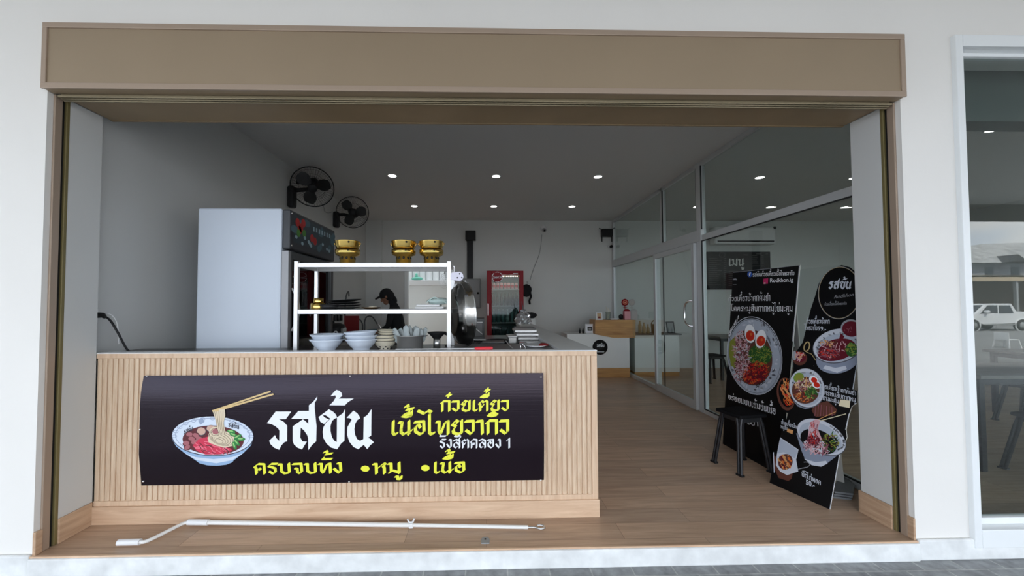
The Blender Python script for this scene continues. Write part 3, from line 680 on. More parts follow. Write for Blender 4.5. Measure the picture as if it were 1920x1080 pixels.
MB().tube(smooth([q0, q1, q2, q3, q4]), .0062, 8).build('cord', m_bplast, c)
MB().tube([Vector((XL+.012, q0.y, q0.z)), q0+Vector((.012, 0, 0)), (q0+q1)/2], [.018, .016, .01], 10).build('plug', m_bplast, c)
o = MB().tube(smooth([Vector((XL+.015, q0.y, q0.z+.012)), atY(206, 589, 2.45), atY(215, 597, 2.47), atY(220, 609, 2.48), atY(222, 630, 2.49), atY(223, 645, 2.5)]), .003, 6).build('thin_cable', m_wplast, None, q0); tag(o, 'thin white cable curving down behind the thick black one', 'cable')

# ------------------------------------------------------------------ wall fans
def fan(mount, mz, head, nrm, rad, label):
    t = thing('wall_fan', mount, label, 'fan', 'black wall fans')
    N = Vector(nrm).normalized(); H = Vector(head); M_ = Vector(mount)
    MB().box(XL, XL+.085, M_.y-.055, M_.y+.055, mz[0], mz[1], bev=.03, seg=4).build('wall_mount', m_bplast, t)
    back = H-N*.17
    MB().tube(smooth([Vector((XL+.07, M_.y, mz[1]-.05)), Vector((XL+.16, M_.y, mz[1]-.045)), back+Vector((0, 0, -.06)), back]), .025, 10).build('arm', m_bplast, t)
    MB().lathe([(0, -.09), (.05, -.085), (.07, -.05), (.075, .02), (.065, .07), (.03, .085), (0, .085)], back, 20, 0, N).build('motor', m_bplast, t)
    g = MB(); x = N.orthogonal().normalized(); y = N.cross(x)
    prof = [(.06, -.075), (rad*.6, -.07), (rad*.92, -.045), (rad, 0), (rad*.92, .04), (rad*.6, .068), (.05, .075)]
    for k in range(44):
        a = 2*PI*k/44; d_ = x*math.cos(a)+y*math.sin(a); g.tube([H+d_*r+N*h_ for r, h_ in prof], .0011, 4, cap=False)
    for r, h_, w_ in ((rad, 0, .0065), (rad*.92, .04, .0015), (rad*.6, .068, .0015), (rad*.6, -.07, .0015)):
        g.tube([H+(x*math.cos(2*PI*k/40)+y*math.sin(2*PI*k/40))*r+N*h_ for k in range(40)], w_, 6, closed=True)
    g.lathe([(0, .08), (.045, .078), (.055, .07)], H, 20, 0, N)
    g.build('guard', m_bplast, t)
    for k in range(3):
        a0 = 2*PI*k/3+.4; vs = []; fs = []; nr, na = 6, 7
        for i in range(nr):
            r = .04+(rad*.86-.04)*i/(nr-1); wd = .5+.75*math.sin(PI*min(1, .2+i/(nr-1)*.8))
            for j in range(na):
                a = a0+wd*(j/(na-1)-.5); vs.append(H+(x*math.cos(a)+y*math.sin(a))*r+N*(.03*(j/(na-1)-.5)+.0))
        for i in range(nr-1):
            for j in range(na-1): fs.append([i*na+j, i*na+j+1, (i+1)*na+j+1, (i+1)*na+j])
        MB().add(vs, fs, 0, True).build('blade', mat('smoky_blade', (.012, .012, .012, 1), .5), t)
    MB().lathe([(0, .035), (.03, .03), (.038, -.03), (0, -.03)], H, 16, 0, N).build('hub', m_bplast, t)
    return t
ym = atX(541, 365, XL).y
f1 = fan((XL, ym, 2.6), (atX(541, 390, XL).z, atX(541, 349, XL).z), atY(586, 351, ym), (.30, -.80, -.50), .245, 'larger black wall fan nearer the opening, tilted down, above the fridge')
bk = atY(567, 333, ym+.08)
MB().tube([bk+Vector((-.06, 0, -.08)), bk+Vector((-.055, 0, .0)), bk+Vector((-.02, 0, .05)), bk+Vector((.03, 0, .05)), bk+Vector((.06, 0, .0))], .018, 8).build('carry_handle', m_bplast, f1)
ym2 = atX(626, 402, XL).y
fan((XL, ym2, 2.6), (atX(626, 427, XL).z, atX(626, 397, XL).z), atY(661, 398, ym2-.05), (.18, -.95, -.12), .245, 'second black wall fan farther back, facing the camera, above the shelf')
o = MB().tube(smooth([atX(600, 377, XL+.02), atX(607, 388, XL+.02), atX(609, 396, XL+.02), atX(615, 399, XL+.02), atX(621, 398, XL+.02)]), .005, 6).build('fan_cable', m_gplast, None, (XL, ym2, 2.6)); tag(o, 'thin grey cable running along the wall between the two fans', 'cable')

# ------------------------------------------------------------------ steel shelf unit on the counter
SY0, SY1 = 2.56, 2.86; WT = 1.002
SXL, SXR = atY(556, 560, SY0).x, atY(842, 560, SY0).x
zt = atY(700, 493, SY0).z; zm = atY(700, 580, SY0).z
t = thing('steel_shelf', ((SXL+SXR)/2, (SY0+SY1)/2, WT), 'open two-tier stainless shelf rack standing on the counter', 'shelf')
for yy in (SY0, SY1):
    for xx in (SXL, SXR): MB().box(xx-.0135, xx+.0135, yy-.0135, yy+.0135, WT, zt+.012, bev=.003).build('post', m_steelw, t)
for nm, z in (('upper_shelf', zt), ('middle_shelf', zm)):
    MB().box(SXL+.012, SXR-.012, SY0-.010, SY0+.005, z-.030, z, bev=.002).box(SXL+.012, SXR-.012, SY1-.005, SY1+.010, z-.030, z, bev=.002).box(SXL-.008, SXL+.008, SY0, SY1, z-.030, z, bev=.002).box(SXR-.008, SXR+.008, SY0, SY1, z-.030, z, bev=.002).box(SXL, SXR, SY0, SY1, z-.006, z-.002).build(nm, m_steelw, t)

# brass burners and bowls in three stacks on the top shelf
def brass_stack(px, zt, Y, side, sc=1.0):
    q = atY(px, 470, Y); X = q.x; k = sc
    t = thing('brass_burner', (X, Y, zt), 'brass hotpot burner with round air holes, '+side, 'burner', 'brass burners on the top shelf')
    MB().lathe([(.0, .0), (.052*k, 0), (.052*k, .058*k), (.078*k, .068*k), (.084*k, .082*k), (.084*k, .104*k), (.080*k, .104*k), (.080*k, .084*k), (.06*k, .072*k), (.0, .070*k)], (X, Y, zt), 36).build('body', m_brass, t)
    for i in range(10):
        a = -PI/2+i*2*PI/10+.2; MB().lathe([(.0085*k, 0), (.0085*k, .002), (0, .002)], (X+.0515*k*math.cos(a), Y+.0515*k*math.sin(a), zt+.044*k), 12, 0, (math.cos(a), math.sin(a), 0), cap=True).build('air_hole', m_black, t)
    MB().lathe([(.006*k, 0), (.006*k, .002), (0, .002)], (X+.03, Y-.079*k, zt+.094*k), 10, 0, (.3, -.95, 0)).build('rim_hole', m_black, t)
    t2 = thing('brass_bowl', (X, Y, zt+.104*k), 'brass hotpot bowl stacked upside on its burner, '+side, 'bowl', 'brass bowls on the top shelf')
    z0 = zt+.104*k
    MB().lathe([(.0, .0), (.066*k, .0), (.074*k, .010*k), (.082*k, .024*k), (.085*k, .056*k), (.087*k, .060*k), (.081*k, .060*k), (.078*k, .026*k), (.06*k, .008*k), (.0, .006*k)], (X, Y, z0), 36).build('body', m_brass, t2)
    MB().lathe([(.007*k, 0), (.007*k, .002), (0, .002)], (X+.034, Y-.077*k, z0+.046*k), 10, 0, (.35, -.93, 0)).build('rim_hole', m_black, t2)
    for sg in (-1, 1): MB().tube([(X+sg*.08*k, Y, z0+.05*k), (X+sg*.095*k, Y-.004, z0+.045*k), (X+sg*.08*k, Y-.006, z0+.03*k)], .003, 6).build('lug', m_brass, t2)
SYM = 2.68
for px, nm in ((652, 'alone at the left end of the shelf'), (757, 'left one of the pair on the right'), (809, 'right one of the pair, beside the post')): brass_stack(px, zt, SYM, nm)
# small brass pots on the middle shelf
q = atY(597, 575, 2.66)
for i, (r, h_, z, lb) in enumerate(((.05, .042, zm, 'wide brass cup under the smaller one on the middle shelf'), (.032, .036, zm+.042, 'small brass cup on top of the wide one on the middle shelf'))):
    o = MB().lathe([(0, 0), (r*.92, 0), (r, .006), (r, h_), (r*.95, h_), (r*.95, .01), (0, .01)], (q.x, 2.66, z), 28).build('brass_cup', m_brass, None, (q.x, 2.66, z)); tag(o, lb, 'cup', 'brass cups on the middle shelf')
# dark plates on the middle shelf
q = atY(645, 575, 2.70)
for i in range(4):
    z = zm+.002+i*.0165; dx = (0, .006, -.004, .008)[i]
    o = MB().lathe([(0, 0), (.06, 0), (.105, .010), (.112, .014), (.105, .014), (.06, .004), (0, .004)], (q.x+dx, 2.70, z), 32).build('dark_plate', m_bplast, None, (q.x+dx, 2.70, z))
    if i == 3: o.rotation_euler = (0, -.06, 0)
    tag(o, ('bottom black plate of the stack on the middle shelf', 'second black plate from the bottom on the middle shelf', 'third black plate from the bottom on the middle shelf', 'topmost tilted black plate of the stack on the middle shelf')[i], 'plate', 'black plates on the middle shelf')
q = atY(618, 578, 2.64); o = MB().lathe([(0, 0), (.05, 0), (.062, .034), (.058, .034), (.046, .006), (0, .006)], (q.x, 2.64, zm), 28).build('black_bowl', m_bplast, None, (q.x, 2.64, zm)); tag(o, 'small black bowl between the brass cups and the black plates', 'bowl')
q = atY(696, 578, 2.64); t = thing('gilt_dish', (q.x, 2.64, zm), 'shallow dark dish with a gilt rim and pale centre on the middle shelf', 'dish')
MB().lathe([(0, 0), (.04, 0), (.066, .014), (.062, .015), (.04, .006), (0, .006)], (q.x, 2.64, zm), 28).build('body', mat('dark_gilt', S(70, 50, 24), .3, .4), t)
MB().lathe([(0, .022), (.024, .02), (.03, .012), (.03, .006)], (q.x+.012, 2.64, zm), 24).build('pale_filling', m_cream, t)
# white trays and a bag at the right end of the middle shelf
q = atY(808, 578, 2.68)
for i in range(2):
    o = MB().box(q.x-.10+.01*i, q.x+.10-.03*i, 2.60, 2.76, zm+.001+i*.017, zm+.015+i*.017, bev=.006).build('white_tray', m_wplast, None, (q.x, 2.68, zm)); tag(o, ('lower white tray at the right end of the middle shelf', 'upper white tray at the right end of the middle shelf')[i], 'tray', 'white trays on the middle shelf')
rr = random.Random(4)
o = MB().ball((q.x+.05, 2.69, zm+.055), .075, .05, .024, 0, 18, 10, None, .12, rr).tube(smooth([(q.x-.03, 2.66, zm+.045), (q.x+.02, 2.66, zm+.08), (q.x+.06, 2.66, zm+.07), (q.x+.11, 2.66, zm+.04)]), .004, 6).build('plastic_pouch', mat('pale_green_film', S(186, 205, 200), .3), None, (q.x+.05, 2.69, zm+.03)); tag(o, 'pale green crumpled plastic pouch lying on the white trays', 'pouch')

# bowls and pots on the counter under the shelf
def bowl(r, h_, c, m, name, label, group, tilt=0):
    pr = [(0, 0), (r*.47, 0), (r*.49, h_*.10), (r*.46, h_*.13), (r*.64, h_*.34), (r*.80, h_*.60), (r*.90, h_*.82), (r*.97, h_*.90), (r, h_), (r*.96, h_*.99), (r*.87, h_*.84), (r*.76, h_*.62), (r*.58, h_*.38), (r*.3, h_*.22), (0, h_*.2)]
    o = MB().lathe(pr, c, 40).build(name, m, None, c); o.rotation_euler = (0, tilt, 0)
    return tag(o, label, 'bowl', group)
q = atY(613, 650, 2.50); R_ = .5*(atY(644, 640, 2.5).x-atY(582, 640, 2.5).x)
bowl(R_, .078, (q.x, 2.5, WT+.004), m_porc, 'noodle_bowl', 'lower pale blue noodle bowl of the left pair on the counter', 'pale blue noodle bowls')
bowl(R_, .078, (q.x+.002, 2.5, WT+.036), m_porc, 'noodle_bowl', 'upper pale blue noodle bowl of the left pair on the counter', 'pale blue noodle bowls', .01)
q = atY(678, 650, 2.52)
for i, lb in enumerate(('bottom', 'middle', 'topmost, slightly tilted')):
    bowl(R_*1.0, .078, (q.x-.002*i, 2.52, WT+.004+i*.024), m_porc, 'noodle_bowl', 'pale blue noodle bowl in the stack of three, '+lb, 'pale blue noodle bowls', (0, 0, -.04)[i])
q = atY(722, 650, 2.58)
def rimmed(r, h_, c, m, m2, name, label, group, spots=False, tilt=0):
    o = bowl(r, h_, c, m, name, label, group, tilt)
    rim = MB().lathe([(r*.985, h_*.94), (r*1.004, h_), (r*.97, h_*1.01)], c, 40).build('rim', m2, o)
    if spots:
        for i in range(9):
            a = -PI/2+(i-4)*.33; f0 = .50+.16*(i % 2)
            MB().ball((c[0]+r*f0*math.cos(a), c[1]+r*f0*math.sin(a), c[2]+h_*(.18 if i % 2 == 0 else .40)), r*.07, r*.05, h_*.12, 0, 10, 6).build('painted_spot', m2, o)
    return o
for i in range(3): rimmed(.082, .062, (q.x, 2.58, WT+.003+i*.020), m_cream, m_navy, 'cream_bowl', 'cream bowl with dark painted pattern, '+('at the bottom of its stack', 'second from the bottom of its stack', 'third from the bottom of its stack')[i], 'cream patterned bowls', i == 0)
for i in range(2): rimmed(.066, .036, (q.x+.012, 2.58, WT+.086+i*.014), m_cream, m_navy, 'small_bowl', ('lower', 'upper')[i]+' small white bowl with dark rim on top of the cream bowls', 'small dark-rimmed bowls', False, .05)
q = atY(769, 650, 2.56); PXc = q.x
t = thing('aluminium_pot', (PXc, 2.56, WT), 'round aluminium pot on the counter holding grey plastic bags', 'pot')
MB().lathe([(0, 0), (.076, 0), (.084, .012), (.088, .095), (.094, .097), (.094, .100), (.086, .100), (.080, .014), (0, .012)], (PXc, 2.56, WT), 40).build('body', mat('aluminium_pot', (.62, .61, .59, 1), .38, .85), t)
for sg in (-1, 1): MB().bar((PXc+sg*.085, 2.56, WT+.09), (PXc+sg*.115, 2.55, WT+.098), .02, .006, 0, .002).build('lug_handle', m_dsteel, t)
rr = random.Random(9)
m_bag = mat('grey_translucent_bag', S(158, 166, 166), .35)
for i in range(9):
    x = PXc-.066+.0165*i; yy = 2.54+.03*(i % 3); h_ = rr.uniform(.055, .085); tl = (i-4)*.09+rr.uniform(-.1, .1)
    vs = []; nn_ = 7
    for j in range(nn_+1):
        s_ = j/nn_; wd = .020*(1.15 if s_ < .6 else 1.15-.9*(s_-.6))*(1+.2*rr.uniform(-1, 1))
        for kx in (-1, 0, 1): vs.append(Vector((x+kx*wd+math.sin(tl)*s_*.09, yy+(.012*(1-abs(kx)))*rr.uniform(.4, 1.2), WT+.05+(.04+h_)*s_*math.cos(tl)-abs(kx)*.012*s_)))
        for kx in (1, 0, -1): vs.append(Vector((x+kx*wd*.9+math.sin(tl)*s_*.09, yy+.014+(.010*(1-abs(kx))), WT+.05+(.04+h_)*s_*math.cos(tl)-abs(kx)*.012*s_)))
    fs = [[a*6+b_, a*6+(b_+1) % 6, (a+1)*6+(b_+1) % 6, (a+1)*6+b_] for a in range(nn_) for b_ in range(6)]+[[nn_*6+c_ for c_ in range(6)]]
    o = MB().add(vs, fs, 0, True).build('plastic_bag', m_bag, None, (x, yy, WT+.05)); tag(o, 'crumpled grey plastic bag stuffed upright in the aluminium pot', 'bag', 'grey bags in the aluminium pot')
q = atY(819, 650, 2.62)
o = MB().lathe([(0, 0), (.024, 0), (.024, .075), (.022, .075), (.022, .003), (0, .003)], (q.x, 2.62, WT), 24).build('steel_canister', m_steel, None, (q.x, 2.62, WT)); tag(o, 'short steel canister holding up the black strainer', 'canister')
t = thing('strainer', (q.x, 2.62, WT+.075), 'black conical strainer with a long handle resting on a steel canister', 'strainer')
MB().lathe([(.026, .0), (.034, .012), (.064, .040), (.066, .044), (.060, .042), (.03, .014), (0, .012)], (q.x, 2.62, WT+.072), 32).build('cone', m_bplast, t)
MB().tube(smooth([(q.x+.05, 2.62, WT+.108), (q.x+.075, 2.63, WT+.09), (q.x+.075, 2.65, WT+.03), (q.x+.06, 2.66, WT+.012)]), .009, 8).build('handle', m_bplast, t)
# squeegee with a red grip lying on the ledge
qa, qb, qc = atZ(742, 657, CZ+.006), atZ(892, 654.5, CZ+.008), atZ(922, 652, CZ+.010)
for v in (qa, qb, qc): v.y = CYF+.05
qa = Vector((atY(742, 655, CYF+.05).x, CYF+.05, CZ+.006)); qb = Vector((atY(890, 652, CYF+.05).x, CYF+.05, CZ+.008)); qc = Vector((atY(924, 652, CYF+.05).x, CYF+.05, CZ+.010))
t = thing('red_handled_skewer', qb, 'long thin steel skewer with a bright red grip lying along the counter ledge', 'skewer')
MB().tube([qa, qb], .004, 8).build('rod', m_steelw, t)
MB().tube([qb, qb*.9+qc*.1, qc*.9+qb*.1, qc], [.006, .0105, .0105, .007], 10).build('grip', m_bred, t)

# ------------------------------------------------------------------ things on the counter's right end and the bench
# big stainless basin lid standing on its edge
qc = atY(869, 589, 2.78); ax = Vector((.93, .36, .04)).normalized(); r = .236
c = Vector((qc.x, 2.78, WT+r+.004))
t = thing('steel_basin_lid', (c.x, c.y, WT), 'large round stainless basin lid standing on edge beside the shelf rack', 'basin lid')
MB().lathe([(0, -.085), (r*.55, -.083), (r*.66, -.078), (r*.70, -.066), (r*.82, -.062), (r*.86, -.048), (r*.93, -.044), (r*.955, -.010), (r*.97, .004), (r, .012), (r*.985, .016), (r*.94, .004), (r*.90, -.036), (r*.70, -.056), (r*.5, -.074), (0, -.079)], c, 64, 0, ax).build('dish', mat('polished_steel', (.50, .49, .47, 1), .16, 1), t)
MB().tube([c+ax.orthogonal().normalized()*0+(ax.orthogonal().normalized()*math.cos(2*PI*k/64)+ax.cross(ax.orthogonal().normalized())*math.sin(2*PI*k/64))*r+ax*.013 for k in range(64)], .005, 8, closed=True).build('rolled_rim', m_chrome, t)
# power strip on the right post
q = atY(857, 518.5, SY0-.02); w_ = .5*(atY(870, 518, SY0).x-atY(846, 518, SY0).x)
t = thing('power_strip', (q.x, SY0-.02, q.z), 'white round-ended power strip fixed to the right post of the shelf', 'power strip')
b = MB(); n = 10
ol = [(-w_+.028*(1-math.cos(a))-0, .03*math.sin(a)) for a in [PI/2+PI*i/n for i in range(n+1)]]
ol = [(-w_+.02, -.026), (w_-.026, -.031)]+[(w_-.031+.031*math.cos(a), .031*math.sin(a)) for a in [-PI/2+PI*i/n for i in range(n+1)]]+[(w_-.026, .031), (-w_+.02, .026), (-w_, .018), (-w_, -.018)]
b.prism(ol, lambda a, c_: Vector((q.x+a, SY0-.035, q.z+c_)), lambda a, c_: Vector((q.x+a, SY0-.002, q.z+c_))); b.build('body', mat('lilac_white_plastic', S(222, 220, 234), .4), t)
for i in range(3):
    a = PI/2+i*2*PI/3; MB().lathe([(.005, 0), (.005, .001), (0, .001)], (q.x+w_*.42+.017*math.cos(a), SY0-.035, q.z+.017*math.sin(a)), 10, 0, (0, -1, 0)).build('outlet', m_black, t)
# little wire fan grille behind the post
q = atY(833, 527, 2.95)
t = thing('wire_skimmer', (q.x, 2.95, q.z), 'round wire skimmer hanging behind the right post of the shelf', 'skimmer')
b = MB()
for rr_ in (.045, .034, .023, .012): b.tube([(q.x+rr_*.75*math.cos(2*PI*k/24), 2.95, q.z+rr_*1.3*math.sin(2*PI*k/24)) for k in range(24)], .0014, 5, closed=True)
for k in range(8): a = 2*PI*k/8; b.tube([(q.x, 2.95, q.z), (q.x+.034*math.cos(a), 2.95, q.z+.058*math.sin(a))], .0012, 4)
b.build('wire_bowl', m_steel, t)
MB().tube([(q.x, 2.95, q.z+.055), (q.x+.012, 2.872, zt-.02)], .003, 6).build('handle', m_steel, t)
# gas hob between lid and bench
BZ = .84
t = thing('gas_hob', (-.02, 3.35, BZ), 'black gas hob with cast iron bars behind the red skewer grip', 'hob')
ha = atY(868, 640, 3.2).x; hb = atY(904, 640, 3.2).x
MB().box(ha, hb, 3.05, 3.6, BZ, BZ+.10, bev=.01).build('body', m_dsteel, t)
for i in range(5): MB().bar((ha+.03+i*(hb-ha-.06)/4, 3.08, BZ+.125), (ha+.03+i*(hb-ha-.06)/4, 3.56, BZ+.125), .012, .02, 0, .003).build('pan_support', m_bplast, t)
for i in range(3): MB().lathe([(.018, 0), (.016, .02), (0, .02)], (ha+.06+i*.09, 3.05, BZ+.05), 14, 0, (0, -1, 0)).build('knob', m_bplast, t)
# steel shelf frame / bench oven behind
q0, q1 = atY(862, 626, 4.6), atY(908, 597, 4.6)
t = thing('oven', ((q0.x+q1.x)/2, 4.75, BZ), 'grey bench-top oven with pale handle bars left of the red fridge', 'oven')
MB().box(q0.x, q1.x, 4.6, 5.0, BZ, q1.z, bev=.008).build('body', mat('oven_grey', (.10, .10, .10, 1), .45, .3), t)
MB().box(q0.x+.02, q1.x-.02, 4.585, 4.6, BZ+.08, q1.z-.03, bev=.004).build('door', m_dsteel, t)
MB().bar((q0.x+.03, 4.57, q1.z-.045), (q1.x-.02, 4.57, q1.z-.045), .012, .012, 0, .003).build('handle', m_steelw, t)
MB().bar((q0.x+.0, 4.57, BZ+.045), (q1.x+.03, 4.57, BZ+.045), .02, .02, 0, .003).build('base_rail', m_steelw, t)
MB().bar((q0.x+.16, 4.56, q1.z-.09), (q1.x-.02, 4.56, q1.z-.19), .012, .012, 0, .003).build('stay_bar', m_steelw, t)
# pans and containers on the bench (right)
def at_b(px, py, Y): v = atY(px, py, Y); return v.x, Y, v.z
x, y, z = at_b(934, 640, 3.3)
t = thing('frying_pan', (x, y, BZ), 'black frying pan with handle on the bench in front of the red fridge', 'pan')
zz = atY(934, 640, y).z
MB().lathe([(0, 0), (.085, 0), (.11, .035), (.106, .036), (.082, .006), (0, .006)], (x, y+.1, zz-.03), 32).build('pan_body', m_bplast, t)
MB().bar((x-.09, y+.02, zz), (x-.2, y-.12, zz+.015), .02, .012, 0, .004).build('handle', m_bplast, t)
MB().lathe([(.10, -zz+BZ+.03), (.10, 0)], (x, y+.1, zz-.03), 24).build('pan_ring', m_dsteel, t)
def pan_box(px0, px1, py0, py1, Y, dep, m, name, label, cat, group=None, lid=None):
    a = atY(px0, py1, Y); c_ = atY(px1, py0, Y); z0 = max(BZ, a.z)
    t = thing(name, ((a.x+c_.x)/2, Y+dep/2, z0), label, cat, group)
    if a.z > BZ+.005: MB().box(a.x+.015, c_.x-.015, Y+.015, Y+dep-.015, BZ, a.z, bev=.004).build('stand', m_dsteel, t)
    MB().box(a.x, c_.x, Y, Y+dep, a.z, c_.z-.012, bev=.008).build('body', m, t)
    MB().box(a.x-.006, c_.x+.006, Y-.006, Y+dep+.006, c_.z-.012, c_.z, bev=.004).build('lid', lid or m, t)
    return t
pan_box(953, 969, 630, 645, 3.35, .22, m_steel, 'steel_container', 'square steel container with a bright lid beside the frying pan', 'container', None, m_steelw)
pan_box(969, 1004, 615, 627, 3.95, .3, mat('grey_box', (.16, .16, .16, 1), .4), 'grey_box', 'flat grey lidded box behind the stack of steel trays', 'box')
for i in range(4):
    dz = .0
    a = atY(974-2*i, 645-6.2*i, 3.30+.0*i); c_ = atY(1018-2*i, 640-6.2*i, 3.30)
    o = MB().box(a.x, c_.x, 3.30+.06*i, 3.62+.06*i, a.z, a.z+.024, bev=.006).box(a.x+.02, c_.x-.02, 3.33+.06*i, 3.58+.06*i, BZ if i == 0 else a.z-.024, a.z, bev=.004).build('steel_tray', m_steelw, None, (a.x, 3.4, a.z))
    tag(o, 'shiny steel food tray in the stepped stack, '+('lowest at the front', 'second from the front', 'third from the front', 'uppermost at the back')[i], 'tray', 'steel food trays on the bench')
x, y, z = at_b(1030, 645, 2.86)
t = thing('serving_plate', (x, y, z), 'white plate with dark red food at the right end of the counter', 'plate')
x = .36; z = WT
MB().lathe([(0, 0), (.05, 0), (.085, .012), (.08, .014), (.05, .005), (0, .005)], (x, 2.72, z), 32).build('plate', m_wplast, t)
MB().ball((x+.05, 2.70, z+.016), .035, .04, .014, 0, 14, 8).build('dark_red_food', m_dred, t)
pan_box(905, 945, 641, 650, 2.98, .12, m_dsteel, 'burner_tray', 'low dark steel tray just behind the red skewer grip', 'tray')
x0_ = atY(968, 648, 2.66).x
o = MB().tube(smooth([(x0_-.07, 2.70, WT+.045), (x0_-.05, 2.66, WT+.02), (x0_-.03, 2.6, WT+.004)]), .003, 6).build('metal_spike', m_steelw, None, (x0_, 2.66, WT)); tag(o, 'thin leaning steel rod right of the red skewer grip', 'rod')
o = MB().box(x0_+.02, x0_+.075, 2.64, 2.70, WT+.03, WT+.038, bev=.003).tube(smooth([(x0_+.03, 2.66, WT), (x0_+.03, 2.66, WT+.03), (x0_+.05, 2.64, WT+.02), (x0_+.06, 2.64, WT)]), .005, 6).build('chrome_clip', m_chrome, None, (x0_+.04, 2.67, WT)); tag(o, 'small chrome clip on the counter between the rod and the trays', 'clip')
# tools on the inner face of the low wall
for i, (px, py, lb) in enumerate(((1027, 630, 'black spatula hanging inside the low white wall, farther hook'), (1046, 640, 'dark ladle hanging inside the low white wall, nearer hook'))):
    Y = (3.7, 3.1)[i]; xw = .455; zc = .965
    t = thing('hanging_tool', (xw, Y, zc), lb, 'kitchen tool')
    MB().tube([(xw, Y, zc), (xw-.012, Y, zc-.01), (xw-.012, Y, zc-.13)], .005, 6).build('handle', m_bplast, t)
    MB().ball((xw-.018, Y, zc-.155), .012, .035, .045, 0, 12, 8).build('tool_head', m_dsteel, t)
# end of the low wall: white box, foil bag, black bundle
q = atZ(1005, 607, 1.02); q.y = ye-.06
q = Vector((.57, ye-.12, 1.02))
rr = random.Random(12)
t = thing('foil_bag', q, 'crumpled silver foil bag tied at the top at the far end of the low wall', 'bag')
zb = atY(1005, 581, q.y).z-1.02
pr = [(0, 0), (.10, .0), (.115, zb*.12), (.12, zb*.3), (.10, zb*.45), (.112, zb*.6), (.07, zb*.75), (.03, zb*.85), (.045, zb*.93), (.02, zb)]
b = MB(); b.lathe(pr, q, 22, 0, smooth=False)
for i, v in enumerate(b.v): b.v[i] = v+Vector((rr.uniform(-.018, .018), rr.uniform(-.018, .018), rr.uniform(-.008, .012) if v.z > 1.03 else 0))
b.build('body', mat('silver_film', (.62, .62, .63, 1), .22, .7), t)
MB().tube([q+Vector((0, 0, zb-.03)), q+Vector((-.01, -.01, zb+.05)), q+Vector((-.03, -.02, zb+.13))], [.012, .008, .002], 6).build('tied_neck', m_dsteel, t)
q2 = atY(995, 600, ye+.35)
t = thing('white_tub', (q2.x, ye+.35, .7), 'white plastic tub standing behind the silver foil bag', 'tub')
MB().lathe([(0, 0), (.085, 0), (.095, q2.z+.03-.7), (.088, q2.z+.03-.7), (.08, .01), (0, .01)], (q2.x, ye+.35, .7), 28).build('body', m_wplast, t)
MB().box(q2.x-.16, q2.x+.25, ye+.2, ye+.6, 0, .7, bev=.01).build('stand', m_gplast, t)
t2 = thing('black_bag', (q2.x-.02, ye+.35, q2.z+.04), 'black bundled bag lying on the white tub beside the red fridge', 'bag')
MB().ball((q2.x-.02, ye+.35, q2.z+.075), .12, .09, .05, 0, 18, 10, None, .15, rr).build('body', m_bcloth, t2)

# ------------------------------------------------------------------ red drinks fridge at the back
RY = 6.55
ra, rb_ = atY(913, 600, RY).x, atY(982, 600, RY).x; rz = atY(945, 507, RY).z
t = thing('drinks_fridge', ((ra+rb_)/2, RY+.3, 0), 'red glass-door drinks fridge with a round white script logo against the back wall', 'fridge')
b = MB(); b.box(ra, ra+.04, RY+.05, RY+.62, .08, rz, bev=.008).box(rb_-.04, rb_, RY+.05, RY+.62, .08, rz, bev=.008).box(ra+.04, rb_-.04, RY+.05, RY+.62, rz-.05, rz, bev=.008).box(ra+.04, rb_-.04, RY+.05, RY+.62, .08, .25, bev=.008).box(ra, rb_, RY+.60, RY+.63, .08, rz)
b.build('cabinet', m_red, t)
MB().box(ra+.05, rb_-.05, RY+.1, RY+.55, 0, .08).build('base', m_bplast, t)
MB().box(ra+.041, rb_-.041, RY+.57, RY+.585, .26, rz-.06).build('liner', mat('pale_teal_liner', S(92, 120, 120), .6), t)
gz0, gz1 = atY(945, 637, RY).z, atY(945, 515, RY).z; ga, gb = atY(922, 600, RY).x, atY(974, 600, RY).x
gz0 = min(gz0, .55)
b = MB(); b.box(ra, ga, RY, RY+.048, .25, rz-.004, bev=.008).box(gb, rb_, RY, RY+.048, .25, rz-.004, bev=.008).box(ga, gb, RY, RY+.048, gz1, rz-.004, bev=.008).box(ga, gb, RY, RY+.048, .25, gz0, bev=.008)
d = b.build('door', m_red, t)
MB().box(ga, gb, RY+.02, RY+.026, gz0, gz1).build('door_glass', glass('cooler_glass', (.80, .86, .85, 1), .5), d)
MB().box(ra+.012, ra+.032, RY-.02, RY, atY(917, 592, RY).z, atY(917, 569, RY).z, bev=.005).build('door_handle', m_steel, d)
A = Art((ra, RY-.001, 0), (1, 0, 0), (0, 0, 1))
A.ell(932.5, 519.5, 10.3, 10.3, 0, 2, 0, 32)
for a in range(0, 360, 60): A.ring(932.5, 519.5, 10, 10, 1.1, 1, 3, 0, 8, a+8, a+52)
P, ad = latin('Coca-Cola', .02, .35); A.text(P, ad, (923.5, 522), (942, 521.5), 6.5, 1, 4)
P, ad = latin('DRINKS', .01); 
for i in range(9): A.px([(944.5+i*3.2, 516.3), (946.6+i*3.2, 516.3), (946.6+i*3.2, 519), (944.5+i*3.2, 519)], 2, 2)
A.px([(962, 512.2), (971, 512.2), (971, 513.6), (962, 513.6)], 1, 2)
A.build('door_logo', [m_red, m_white, mat('print_orange', S(200, 130, 60), .5)], d)
lz = [atY(945, yy, RY+.25).z for yy in (543, 573, 604, 634)]
m_sh = mat('shelf_rail', (.72, .76, .76, 1), .35)
for z in lz: MB().box(ra+.042, rb_-.042, RY+.07, RY+.55, z-.012, z, bev=.003).build('shelf', m_sh, t)
MB().box(ga+.05, gb-.02, RY+.06, RY+.075, gz1-.03, gz1-.015).build('light_strip', emis('cool_strip', (1, .93, .9, 1), 5), t)
